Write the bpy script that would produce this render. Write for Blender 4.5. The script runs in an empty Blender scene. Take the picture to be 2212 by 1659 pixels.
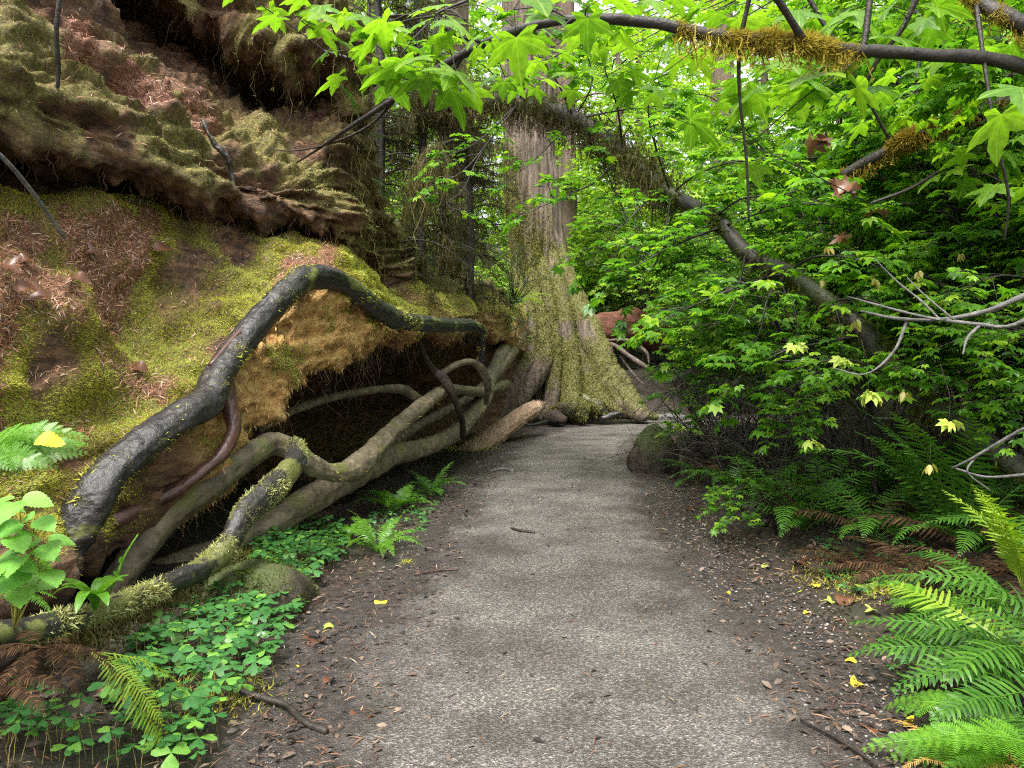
import bpy, math
import numpy as np
from mathutils import Vector, Matrix

# ------------------------------------------------------------------ camera, sky, sun, exposure
scene = bpy.context.scene
EYE = 1.5            # camera height, metres
F = 1658.0           # focal length in units of a 2212-wide picture
CX, CY = 1106.0, 780.0
cam_data = bpy.data.cameras.new("camera")
cam = bpy.data.objects.new("camera", cam_data)
scene.collection.objects.link(cam)
cam.location = (0, 0, EYE)
cam.rotation_euler = (math.radians(90), 0, 0)
cam_data.sensor_width = 36.0
cam_data.lens = 36.0 * F / 2212.0
cam_data.shift_y = -(829.5 - 780.0) / 2212.0
cam_data.clip_start, cam_data.clip_end = 0.05, 500.0
scene.camera = cam

SUN_EL, SUN_ROT = math.radians(62), math.radians(205)
world = bpy.data.worlds.new("World")
scene.world = world
world.use_nodes = True
wn = world.node_tree.nodes
wl = world.node_tree.links
bg = wn["Background"]
sky = wn.new("ShaderNodeTexSky")
sky.sky_type = 'NISHITA'
sky.sun_disc = False
sky.sun_elevation = SUN_EL
sky.sun_rotation = SUN_ROT
sky.dust_density = 4.0
sky.air_density = 1.0
hsv = wn.new("ShaderNodeHueSaturation")       # an overcast sky is nearly white
hsv.inputs["Saturation"].default_value = 0.25
wl.new(sky.outputs[0], hsv.inputs["Color"])
wl.new(hsv.outputs[0], bg.inputs[0])
bg.inputs[1].default_value = 0.11
sun_d = bpy.data.lights.new("sun", 'SUN')
sun_d.energy = 1.5
sun_d.angle = math.radians(20)
sun_d.color = (1.0, 0.96, 0.9)
sun_o = bpy.data.objects.new("sun", sun_d)
scene.collection.objects.link(sun_o)
sd = Vector((math.cos(SUN_EL) * math.sin(SUN_ROT), math.cos(SUN_EL) * math.cos(SUN_ROT), math.sin(SUN_EL)))
sun_o.rotation_euler = sd.to_track_quat('Z', 'Y').to_euler()
scene.view_settings.view_transform = 'Standard'
scene.view_settings.look = 'None'
scene.view_settings.gamma = 1.0
scene.view_settings.exposure = 2.1
scene.cycles.use_denoising = False
scene.cycles.max_bounces = 10
scene.cycles.diffuse_bounces = 5
scene.cycles.transmission_bounces = 6
scene.cycles.transparent_max_bounces = 6
scene.cycles.sample_clamp_indirect = 4.0
scene.cycles.filter_width = 1.1

rng = np.random.default_rng(11)
col = scene.collection
PI = math.pi


# ------------------------------------------------------------------ numbers
def P(px, py, d):
    """A point seen at (px, py) of a 2212 x 1659 picture, d metres ahead."""
    return np.array([(px - CX) / F * d, d, EYE - (py - CY) / F * d])


def PL(seq):
    return np.array([P(*s[:3]) for s in seq])


def sstep(a, b, x):
    t = np.clip((np.asarray(x, float) - a) / (b - a), 0, 1)
    return t * t * (3 - 2 * t)


def _hash(ix, iy, iz, seed):
    h = (ix.astype(np.uint32) * np.uint32(0x8da6b343)) ^ (iy.astype(np.uint32) * np.uint32(0xd8163841)) ^ \
        (iz.astype(np.uint32) * np.uint32(0xcb1ab31f)) ^ np.uint32((seed * 0x9e3779b1) & 0xffffffff)
    h ^= h >> np.uint32(13)
    h = h * np.uint32(0x5bd1e995)
    h ^= h >> np.uint32(15)
    h = h * np.uint32(0x27d4eb2d)
    h ^= h >> np.uint32(14)
    return h.astype(np.float64) / 4294967295.0


def vnoise(p, seed=0):
    p = np.asarray(p, float)
    i = np.floor(p).astype(np.int64)
    f = p - i
    f = f * f * (3 - 2 * f)
    i = i + 100000
    out = 0
    for dx in (0, 1):
        for dy in (0, 1):
            for dz in (0, 1):
                w = (f[:, 0] if dx else 1 - f[:, 0]) * (f[:, 1] if dy else 1 - f[:, 1]) * (f[:, 2] if dz else 1 - f[:, 2])
                out = out + w * _hash(i[:, 0] + dx, i[:, 1] + dy, i[:, 2] + dz, seed)
    return out * 2 - 1


def fbm(p, scale=1.0, octaves=4, seed=0, stretch=(1, 1, 1), gain=0.5):
    q = np.asarray(p, float) * np.array(stretch) * scale
    a, out = 1.0, 0.0
    for k in range(octaves):
        out = out + a * vnoise(q, seed + k * 17)
        q = q * 2.03 + 5.1
        a *= gain
    return out


def crom(pts, n):
    """Catmull-Rom through the rows of pts, n samples per span."""
    pts = np.asarray(pts, float)
    q = np.concatenate([(2 * pts[0] - pts[1])[None], pts, (2 * pts[-1] - pts[-2])[None]])
    out = []
    for i in range(len(pts) - 1):
        p0, p1, p2, p3 = q[i:i + 4]
        t = np.linspace(0, 1, n, endpoint=False)
        t = t.reshape((-1,) + (1,) * (pts.ndim - 1))
        out.append(0.5 * (2 * p1 + (p2 - p0) * t + (2 * p0 - 5 * p1 + 4 * p2 - p3) * t ** 2 + (3 * p1 - p0 - 3 * p2 + p3) * t ** 3))
    out.append(pts[-1][None])
    return np.concatenate(out)


# ------------------------------------------------------------------ mesh building
class MB:
    """Collects triangles; build() links them as ONE mesh object."""

    def __init__(self):
        self.v, self.f, self.a, self.n = [], [], [], 0

    def add(self, v, f, attr=None):
        v = np.asarray(v, float).reshape(-1, 3)
        f = np.asarray(f, np.int64)
        if f.shape[1] == 4:
            f = np.vstack([f[:, [0, 1, 2]], f[:, [0, 2, 3]]])
        self.v.append(v)
        self.f.append(f + self.n)
        self.a.append(np.zeros(len(v)) if attr is None else np.broadcast_to(np.asarray(attr, float), (len(v),)))
        self.n += len(v)

    def mesh(self, name, mat, smooth=True, attr=None, extra=None):
        v = np.vstack(self.v) if self.v else np.zeros((0, 3))
        f = np.vstack(self.f) if self.f else np.zeros((0, 3), int)
        me = bpy.data.meshes.new(name)
        me.vertices.add(len(v))
        me.vertices.foreach_set("co", v.astype(np.float32).ravel())
        me.loops.add(len(f) * 3)
        me.loops.foreach_set("vertex_index", f.astype(np.int32).ravel())
        me.polygons.add(len(f))
        me.polygons.foreach_set("loop_start", np.arange(0, len(f) * 3, 3, dtype=np.int32))
        if smooth:
            me.polygons.foreach_set("use_smooth", np.ones(len(f), dtype=bool))
        if attr:
            at = me.attributes.new(attr, 'FLOAT', 'POINT')
            at.data.foreach_set("value", np.concatenate(self.a).astype(np.float32))
        for k, val in (extra or {}).items():
            at = me.attributes.new(k, 'FLOAT', 'POINT')
            at.data.foreach_set("value", np.asarray(val, np.float32))
        me.update(calc_edges=True)
        me.validate()
        me.materials.append(mat)
        return me

    def build(self, name, mat, parent=None, smooth=True, attr=None, loc=None, extra=None):
        o = bpy.data.objects.new(name, self.mesh(name, mat, smooth, attr, extra))
        col.objects.link(o)
        if parent is not None:
            o.parent = parent
        if loc is not None:
            o.location = loc
        return o


def tag(o, label=None, cat=None, group=None, kind=None):
    if label: o["label"] = label
    if cat: o["category"] = cat
    if group: o["group"] = group
    if kind: o["kind"] = kind
    return o


def empty(name, loc=(0, 0, 0), rz=0.0, label=None, cat=None, group=None):
    o = bpy.data.objects.new(name, None)
    o.empty_display_size = 0.1
    o.location = tuple(float(c) for c in loc)
    o.rotation_euler = (0, 0, rz)
    col.objects.link(o)
    return tag(o, label, cat, group)


def copy_tree(o, parent=None):
    c = o.copy()
    col.objects.link(c)
    if parent is not None:
        c.parent = parent
    for ch in list(o.children):
        copy_tree(ch, c)
    return c


def frames(pts):
    t = np.gradient(pts, axis=0)
    t /= np.linalg.norm(t, axis=1, keepdims=True) + 1e-9
    up = np.array([0, 0, 1.0]) if abs(t[0, 2]) < 0.9 else np.array([1.0, 0, 0])
    n = np.cross(t[0], up)
    n /= np.linalg.norm(n)
    N, B = [], []
    for k in range(len(pts)):
        n = n - t[k] * np.dot(n, t[k])
        n /= np.linalg.norm(n) + 1e-9
        N.append(n)
        B.append(np.cross(t[k], n))
    return t, np.array(N), np.array(B)


def tube(pts, rad, seg=8, sub=1, rough=0.0, seed=0, nscale=6.0, oval=0.0, cap=True, knob=0.0, groove=0.0):
    pts = np.asarray(pts, float)
    rad = np.broadcast_to(np.asarray(rad, float), (len(pts),)).copy()
    if sub > 1:
        pr = crom(np.column_stack([pts, rad]), sub)
        pts, rad = pr[:, :3], np.maximum(pr[:, 3], 1e-4)
    t, N, B = frames(pts)
    a = np.linspace(0, 2 * PI, seg, endpoint=False)
    ring = np.cos(a)[None, :, None] * N[:, None, :] + np.sin(a)[None, :, None] * B[:, None, :]
    r = rad[:, None] * np.ones((1, seg))
    if oval:
        s = np.linspace(0, 9, len(pts))
        r = r * (1 + oval * np.cos(2 * a[None, :] + s[:, None] * 0.7 + seed))
    v = pts[:, None, :] + ring * r[:, :, None]
    if rough:
        flat = v.reshape(-1, 3)
        nz = fbm(flat, nscale, 4, seed).reshape(len(pts), seg)
        if knob:
            nz = nz + knob * fbm(flat, nscale * .3, 2, seed + 5).reshape(len(pts), seg)
        if groove:
            s = np.concatenate([[0], np.cumsum(np.linalg.norm(np.diff(pts, axis=0), axis=1))])
            g = np.stack([np.repeat(np.cos(a)[None] * 2.2, len(pts), 0), np.repeat(np.sin(a)[None] * 2.2, len(pts), 0), np.repeat(s[:, None] * 1.1, seg, 1)], -1).reshape(-1, 3)
            gn = fbm(g, 1.6, 3, seed + 40).reshape(len(pts), seg)
            rings = fbm(np.column_stack([np.zeros(v.shape[0] * seg), np.zeros(v.shape[0] * seg), np.repeat(s, seg)]), 34, 2, seed + 41).reshape(len(pts), seg)
            nz = nz + groove / rough * (-2.0 * sstep(.12, .0, np.abs(gn)) + gn + .35 * rings)
            nz = nz + .22 * fbm(flat, 38, 2, seed + 43).reshape(len(pts), seg)
        v = pts[:, None, :] + ring * (r * (1 + rough * nz))[:, :, None]
    v = v.reshape(-1, 3)
    i = np.arange(len(pts) - 1)[:, None] * seg
    j = np.arange(seg)[None, :]
    k = (j + 1) % seg
    f = np.stack([i + j, i + k, i + seg + k, i + seg + j], -1).reshape(-1, 4)
    f = np.vstack([f[:, [0, 1, 2]], f[:, [0, 2, 3]]])
    if cap:
        n = len(v)
        v = np.vstack([v, pts[0] - t[0] * rad[0] * .4, pts[-1] + t[-1] * rad[-1] * .4])
        c0 = np.stack([np.full(seg, n), k[0], j[0]], -1)
        L = (len(pts) - 1) * seg
        c1 = np.stack([np.full(seg, n + 1), L + j[0], L + k[0]], -1)
        f = np.vstack([f, c0, c1])
    return v, f


def along(pts, n, r=None, jit=0.0):
    """n random points along a polyline."""
    c = crom(pts, 20)
    k = rng.integers(0, len(c), n)
    return c[k] + rng.normal(0, 1, (n, 3)) * jit


def rand_unit(n, r=None):
    r = r or rng
    v = r.normal(size=(n, 3))
    return v / np.linalg.norm(v, axis=1, keepdims=True)


def basis(y, up):
    """Rotation matrices whose columns are x, y, z with y along y and z near up."""
    y = y / (np.linalg.norm(y, axis=1, keepdims=True) + 1e-9)
    x = np.cross(y, up)
    x /= (np.linalg.norm(x, axis=1, keepdims=True) + 1e-9)
    z = np.cross(x, y)
    return np.stack([x, y, z], -1)


def scatter(mb, tv, tf, M, pos, scale, attr=None):
    """Copies of a template at many places, merged into mb."""
    tv = np.asarray(tv, float)
    n = len(pos)
    sc = np.broadcast_to(np.asarray(scale, float), (n,))
    v = np.einsum('nij,kj->nki', M, tv) * sc[:, None, None] + pos[:, None, :]
    f = (np.asarray(tf)[None] + (np.arange(n) * len(tv))[:, None, None]).reshape(-1, 3)
    a = None if attr is None else np.repeat(np.broadcast_to(attr, (n,)), len(tv))
    mb.add(v.reshape(-1, 3), f, a)


def sample_tris(v, f, n, weight=None, r=None):
    """Random points on a triangle mesh: positions, normals, triangle index, barycentric."""
    r = r or rng
    a, b, c = v[f[:, 0]], v[f[:, 1]], v[f[:, 2]]
    nr = np.cross(b - a, c - a)
    ar = np.linalg.norm(nr, axis=1)
    w = ar if weight is None else ar * weight
    idx = r.choice(len(f), n, p=w / w.sum())
    u, s = r.random(n), r.random(n)
    m = u + s > 1
    u[m], s[m] = 1 - u[m], 1 - s[m]
    p = a[idx] + u[:, None] * (b - a)[idx] + s[:, None] * (c - a)[idx]
    return p, nr[idx] / (ar[idx, None] + 1e-12), idx


# ------------------------------------------------------------------ materials
def new_mat(name):
    m = bpy.data.materials.new(name)
    m.use_nodes = True
    nt = m.node_tree
    return m, nt.nodes, nt.links, nt.nodes["Principled BSDF"], nt.nodes["Material Output"]


def ramp(nodes, stops):
    r = nodes.new("ShaderNodeValToRGB")
    e = r.color_ramp.elements
    while len(e) < len(stops):
        e.new(0.5)
    for el, (p, c) in zip(e, stops):
        el.position = p
        el.color = (*c, 1)
    return r


def leaf_mat(name, stops, trans=0.45, rough=0.35, tr_tint=(1.25, 1.35, 0.45), spec=0.5, vein=False):
    """Thin leaf: glossy top, light comes through."""
    m, n, l, p, out = new_mat(name)
    g = n.new("ShaderNodeNewGeometry")
    oi = n.new("ShaderNodeObjectInfo")
    add = n.new("ShaderNodeMath"); add.operation = 'MULTIPLY_ADD'
    l.new(oi.outputs["Random"], add.inputs[0]); add.inputs[1].default_value = 0.23
    l.new(g.outputs["Random Per Island"], add.inputs[2])
    fr = n.new("ShaderNodeMath"); fr.operation = 'FRACT'
    l.new(add.outputs[0], fr.inputs[0])
    r = ramp(n, stops)
    l.new(fr.outputs[0], r.inputs[0])
    csrc = r.outputs[0]
    nz = noise_node(n, l, 34, 4)
    mt = n.new("ShaderNodeMix"); mt.data_type = 'RGBA'; mt.blend_type = 'MULTIPLY'; mt.inputs[0].default_value = 1
    nr = ramp(n, [(0.3, (0.70, 0.72, 0.7)), (0.7, (1.2, 1.15, 1.1))])
    l.new(nz.outputs[0], nr.inputs[0])
    l.new(csrc, mt.inputs[6]); l.new(nr.outputs[0], mt.inputs[7])
    csrc = mt.outputs[2]
    if vein:
        pw = n.new("ShaderNodeMath"); pw.operation = 'POWER'
        l.new(attr_node(n, "vein"), pw.inputs[0]); pw.inputs[1].default_value = 9.0
        csrc = mixc(n, l, pw.outputs[0], csrc, (0.36, 0.50, 0.10))
    l.new(csrc, p.inputs["Base Color"])
    p.inputs["Roughness"].default_value = rough
    p.inputs["Specular IOR Level"].default_value = spec
    t = n.new("ShaderNodeBsdfTranslucent")
    mx = n.new("ShaderNodeMix"); mx.data_type = 'RGBA'; mx.blend_type = 'MULTIPLY'
    mx.inputs[0].default_value = 1.0
    l.new(csrc, mx.inputs[6])
    mx.inputs[7].default_value = (*tr_tint, 1)
    l.new(mx.outputs[2], t.inputs[0])
    ms = n.new("ShaderNodeMixShader")
    ms.inputs[0].default_value = trans
    l.new(p.outputs[0], ms.inputs[1])
    l.new(t.outputs[0], ms.inputs[2])
    l.new(ms.outputs[0], out.inputs[0])
    return m


def noise_node(n, l, scale, detail=6, stretch=None, rough=0.6, coord="Object"):
    tc = n.new("ShaderNodeTexCoord")
    src = tc.outputs[coord]
    if stretch:
        mp = n.new("ShaderNodeMapping")
        mp.inputs["Scale"].default_value = stretch
        l.new(src, mp.inputs[0])
        src = mp.outputs[0]
    nz = n.new("ShaderNodeTexNoise")
    nz.inputs["Scale"].default_value = scale
    nz.inputs["Detail"].default_value = detail
    nz.inputs["Roughness"].default_value = rough
    l.new(src, nz.inputs["Vector"])
    return nz


def bump(n, l, p, height_sock, strength=0.5, dist=0.02):
    b = n.new("ShaderNodeBump")
    b.inputs["Strength"].default_value = strength
    b.inputs["Distance"].default_value = dist
    l.new(height_sock, b.inputs["Height"])
    l.new(b.outputs[0], p.inputs["Normal"])
    return b


def mixc(n, l, fac, a, b):
    m = n.new("ShaderNodeMix"); m.data_type = 'RGBA'
    if isinstance(fac, float): m.inputs[0].default_value = fac
    else: l.new(fac, m.inputs[0])
    for s, i in ((a, 6), (b, 7)):
        if isinstance(s, tuple): m.inputs[i].default_value = (*s, 1)
        else: l.new(s, m.inputs[i])
    return m.outputs[2]


def attr_node(n, name):
    a = n.new("ShaderNodeAttribute")
    a.attribute_name = name
    return a.outputs["Fac"]


def bark_mat(name, stops, scale=8, stretch=(1, 1, 1), rough=0.6, bump_s=0.6, bump_d=0.02, moss_attr=None, moss_col=(0.1, 0.12, 0.02), spec=0.5, fleck=None):
    m, n, l, p, out = new_mat(name)
    nz = noise_node(n, l, scale, 8, stretch)
    r = ramp(n, stops)
    l.new(nz.outputs[0], r.inputs[0])
    c = r.outputs[0]
    if fleck:
        fz = noise_node(n, l, scale * 9, 3)
        fr = ramp(n, [(0.62, (0, 0, 0)), (0.7, (1, 1, 1))])
        l.new(fz.outputs[0], fr.inputs[0])
        c = mixc(n, l, fr.outputs[0], c, fleck)
    if moss_attr:
        c = mixc(n, l, attr_node(n, moss_attr), c, moss_col)
    l.new(c, p.inputs["Base Color"])
    p.inputs["Roughness"].default_value = rough
    p.inputs["Specular IOR Level"].default_value = spec
    nb = noise_node(n, l, scale * 2.5, 8, stretch)
    bump(n, l, p, nb.outputs[0], bump_s, bump_d)
    return m


def island_mat(name, stops, rough=0.8, spec=0.3, trans=0.0):
    m, n, l, p, out = new_mat(name)
    g = n.new("ShaderNodeNewGeometry")
    r = ramp(n, stops)
    l.new(g.outputs["Random Per Island"], r.inputs[0])
    l.new(r.outputs[0], p.inputs["Base Color"])
    p.inputs["Roughness"].default_value = rough
    p.inputs["Specular IOR Level"].default_value = spec
    if trans:
        t = n.new("ShaderNodeBsdfTranslucent")
        l.new(r.outputs[0], t.inputs[0])
        ms = n.new("ShaderNodeMixShader"); ms.inputs[0].default_value = trans
        l.new(p.outputs[0], ms.inputs[1]); l.new(t.outputs[0], ms.inputs[2])
        l.new(ms.outputs[0], out.inputs[0])
    return m


def moss_mat(name, stops, trans=0.35):
    """Moss shoots: the attribute «tone» picks the species, the shoot its own shade."""
    m, n, l, p, out = new_mat(name)
    g = n.new("ShaderNodeNewGeometry")
    ma = n.new("ShaderNodeMath"); ma.operation = 'MULTIPLY_ADD'
    l.new(g.outputs["Random Per Island"], ma.inputs[0]); ma.inputs[1].default_value = 0.45
    l.new(attr_node(n, "tone"), ma.inputs[2])
    r = ramp(n, stops)
    l.new(ma.outputs[0], r.inputs[0])
    l.new(r.outputs[0], p.inputs["Base Color"])
    p.inputs["Roughness"].default_value = 0.7
    p.inputs["Specular IOR Level"].default_value = 0.25
    t = n.new("ShaderNodeBsdfTranslucent")
    l.new(r.outputs[0], t.inputs[0])
    ms = n.new("ShaderNodeMixShader"); ms.inputs[0].default_value = trans
    l.new(p.outputs[0], ms.inputs[1]); l.new(t.outputs[0], ms.inputs[2])
    l.new(ms.outputs[0], out.inputs[0])
    return m


G1 = [(0.0, (0.035, 0.13, 0.012)), (0.5, (0.065, 0.21, 0.018)), (1.0, (0.12, 0.30, 0.025))]
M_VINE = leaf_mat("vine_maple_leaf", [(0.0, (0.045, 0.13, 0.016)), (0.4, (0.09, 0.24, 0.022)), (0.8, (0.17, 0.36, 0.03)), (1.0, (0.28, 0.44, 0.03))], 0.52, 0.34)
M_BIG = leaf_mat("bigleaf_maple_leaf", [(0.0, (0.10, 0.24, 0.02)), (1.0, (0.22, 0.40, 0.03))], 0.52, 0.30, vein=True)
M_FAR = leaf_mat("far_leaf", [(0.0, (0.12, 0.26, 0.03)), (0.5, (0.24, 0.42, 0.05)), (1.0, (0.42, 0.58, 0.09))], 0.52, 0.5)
M_FERN = leaf_mat("sword_fern_frond", [(0.0, (0.03, 0.10, 0.014)), (1.0, (0.08, 0.20, 0.02))], 0.3, 0.36, spec=.4)
M_FERN_B = leaf_mat("young_fern_frond", [(0.0, (0.07, 0.21, 0.018)), (1.0, (0.15, 0.34, 0.025))], 0.4, 0.36)
M_FERN_DEAD = island_mat("dead_fern_frond", [(0.0, (0.016, 0.009, 0.005)), (0.6, (0.055, 0.027, 0.012)), (1.0, (0.12, 0.062, 0.025))], 0.8, 0.2, 0.15)
M_FERN_GOLD = island_mat("golden_dead_fern", [(0.0, (0.34, 0.17, 0.045)), (1.0, (0.52, 0.34, 0.11))], 0.6, 0.3, 0.25)
M_FERN_YEL = leaf_mat("yellowing_fern", [(0.0, (0.16, 0.30, 0.02)), (1.0, (0.30, 0.42, 0.04))], 0.4, 0.4)
M_SORREL = leaf_mat("wood_sorrel_leaf", [(0.0, (0.035, 0.125, 0.032)), (0.75, (0.065, 0.20, 0.05)), (1.0, (0.17, 0.36, 0.05))], 0.3, 0.33, spec=.4)
M_BERRY = leaf_mat("berry_leaf", [(0.0, (0.13, 0.34, 0.05)), (1.0, (0.24, 0.48, 0.09))], 0.4, 0.45)
M_HUCK = leaf_mat("huckleberry_leaf", [(0.0, (0.06, 0.16, 0.05)), (1.0, (0.12, 0.26, 0.08))], 0.25, 0.2, spec=0.8)
M_YLEAF = island_mat("yellow_leaf", [(0.0, (0.62, 0.42, 0.02)), (1.0, (0.75, 0.62, 0.05))], 0.5, 0.4, 0.2)
M_PALELEAF = island_mat("pale_leaf", [(0.0, (0.40, 0.52, 0.07)), (1.0, (0.52, 0.62, 0.12))], 0.5, 0.4, 0.35)
M_BLEAF = island_mat("brown_leaf", [(0.0, (0.045, 0.018, 0.009)), (0.6, (0.10, 0.040, 0.018)), (1.0, (0.16, 0.075, 0.033))], 0.4, 0.5, 0.1)
M_TWIG = bark_mat("twig_bark", [(0.3, (0.008, 0.006, 0.005)), (0.7, (0.034, 0.026, 0.019))], 12, rough=0.55)
M_GREYTWIG = bark_mat("grey_twig_bark", [(0.3, (0.045, 0.043, 0.04)), (0.7, (0.15, 0.145, 0.13))], 20, rough=0.6)
M_ROOT_DARK = bark_mat("wet_root_bark", [(0.3, (0.010, 0.010, 0.010)), (0.55, (0.024, 0.021, 0.019)), (0.8, (0.07, 0.055, 0.045))], 9, rough=0.40, bump_s=1.0, bump_d=0.015, moss_attr="moss", moss_col=(0.13, 0.14, 0.035), spec=0.5, fleck=(0.08, 0.08, 0.058))
M_ROOT_OLIVE = bark_mat("dry_root_bark", [(0.3, (0.06, 0.048, 0.028)), (0.5, (0.13, 0.105, 0.062)), (0.7, (0.22, 0.18, 0.11))], 9, rough=0.7, bump_s=0.8, bump_d=0.012, moss_attr="moss", moss_col=(0.12, 0.13, 0.03), fleck=(0.22, 0.19, 0.12))
M_REDBARE = bark_mat("bare_root_wood", [(0.3, (0.04, 0.026, 0.02)), (0.7, (0.15, 0.11, 0.09))], 9, rough=0.7)
M_ROOT_RED = bark_mat("red_root_bark", [(0.3, (0.03, 0.014, 0.011)), (0.7, (0.10, 0.045, 0.032))], 9, rough=0.4, bump_s=0.5, bump_d=0.01)
M_TRUNK = bark_mat("fissured_bark", [(0.30, (0.035, 0.026, 0.018)), (0.5, (0.13, 0.098, 0.068)), (0.72, (0.25, 0.20, 0.145))], 4.2, stretch=(2.4, 2.4, 0.2), rough=0.85, bump_s=1.0, bump_d=0.08, moss_attr="moss", moss_col=(0.13, 0.13, 0.03))
M_FARTRUNK = bark_mat("distant_bark", [(0.3, (0.05, 0.035, 0.028)), (0.7, (0.20, 0.14, 0.10))], 2.4, stretch=(2.5, 2.5, 0.25), rough=0.9, bump_s=0.9, bump_d=0.08)
M_MAPLEBARK = bark_mat("mossy_maple_bark", [(0.3, (0.014, 0.012, 0.009)), (0.7, (0.05, 0.044, 0.032))], 9, rough=0.55, bump_s=0.8, moss_attr="moss", moss_col=(0.03, 0.04, 0.008))
M_REDWOOD = bark_mat("red_rotten_wood", [(0.3, (0.06, 0.022, 0.014)), (0.6, (0.22, 0.085, 0.05)), (0.8, (0.36, 0.17, 0.11))], 5, stretch=(0.35, 1.6, 1.6), rough=0.85, bump_s=0.9, bump_d=0.05)
M_SLAB = bark_mat("weathered_slab", [(0.3, (0.15, 0.085, 0.05)), (0.7, (0.40, 0.28, 0.18))], 9, stretch=(2, 0.3, 2), rough=0.8, bump_s=0.8, bump_d=0.02)
M_STUMP = bark_mat("dark_mossy_wood", [(0.3, (0.010, 0.007, 0.005)), (0.7, (0.05, 0.032, 0.018))], 7, rough=0.75, bump_s=0.9, bump_d=0.04, moss_attr="moss", moss_col=(0.05, 0.065, 0.014))
M_MOSS = moss_mat("cushion_moss", [(0.0, (0.03, 0.026, 0.008)), (0.3, (0.20, 0.175, 0.03)), (0.55, (0.40, 0.38, 0.05)), (0.8, (0.58, 0.61, 0.06)), (1.0, (0.52, 0.60, 0.18))])
M_MOSSPALE = moss_mat("feather_moss", [(0.0, (0.04, 0.032, 0.011)), (0.35, (0.20, 0.18, 0.05)), (0.7, (0.36, 0.37, 0.11)), (1.0, (0.50, 0.57, 0.28))])
M_HANG = moss_mat("hanging_moss", [(0.0, (0.03, 0.024, 0.008)), (0.5, (0.10, 0.085, 0.025)), (1.0, (0.24, 0.21, 0.07))], 0.3)
M_GOLDMOSS = moss_mat("golden_branch_moss", [(0.0, (0.10, 0.06, 0.01)), (0.5, (0.30, 0.22, 0.025)), (1.0, (0.48, 0.42, 0.05))], 0.35)
M_DARKMOSS = moss_mat("dark_trunk_moss", [(0.0, (0.014, 0.017, 0.004)), (0.5, (0.05, 0.065, 0.010)), (1.0, (0.14, 0.19, 0.022))], 0.3)
M_TREEMOSS = moss_mat("yellow_trunk_moss", [(0.0, (0.05, 0.045, 0.012)), (0.5, (0.17, 0.165, 0.035)), (1.0, (0.34, 0.35, 0.085))], 0.3)
M_LITTER = island_mat("needle_litter", [(0.0, (0.022, 0.013, 0.008)), (0.35, (0.08, 0.036, 0.018)), (0.7, (0.17, 0.08, 0.04)), (0.92, (0.25, 0.15, 0.085)), (1.0, (0.36, 0.29, 0.21))], 0.55, 0.5)
M_LOGLITTER = island_mat("log_needle_litter", [(0.0, (0.04, 0.02, 0.012)), (0.35, (0.17, 0.065, 0.03)), (0.7, (0.32, 0.14, 0.07)), (0.92, (0.42, 0.25, 0.15)), (1.0, (0.55, 0.46, 0.36))], 0.55, 0.5)
M_CHIP = island_mat("bark_chips", [(0.0, (0.012, 0.009, 0.007)), (0.5, (0.04, 0.027, 0.02)), (0.85, (0.10, 0.07, 0.05)), (1.0, (0.20, 0.145, 0.10))], 0.6, 0.5)
M_PEBBLE = island_mat("pebbles", [(0.0, (0.05, 0.048, 0.046)), (0.4, (0.11, 0.10, 0.088)), (0.85, (0.19, 0.175, 0.15)), (1.0, (0.32, 0.30, 0.27))], 0.55, 0.5)
M_DRYROOT = island_mat("fine_rootlets", [(0.0, (0.05, 0.03, 0.018)), (1.0, (0.20, 0.13, 0.075))], 0.7, 0.3)
M_NEEDLE = leaf_mat("hemlock_needles", [(0.0, (0.018, 0.04, 0.010)), (1.0, (0.05, 0.10, 0.02))], 0.3, 0.5)
M_PODS = leaf_mat("maple_seed_pods", [(0.0, (0.25, 0.30, 0.05)), (1.0, (0.45, 0.36, 0.12))], 0.4, 0.5)


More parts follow.
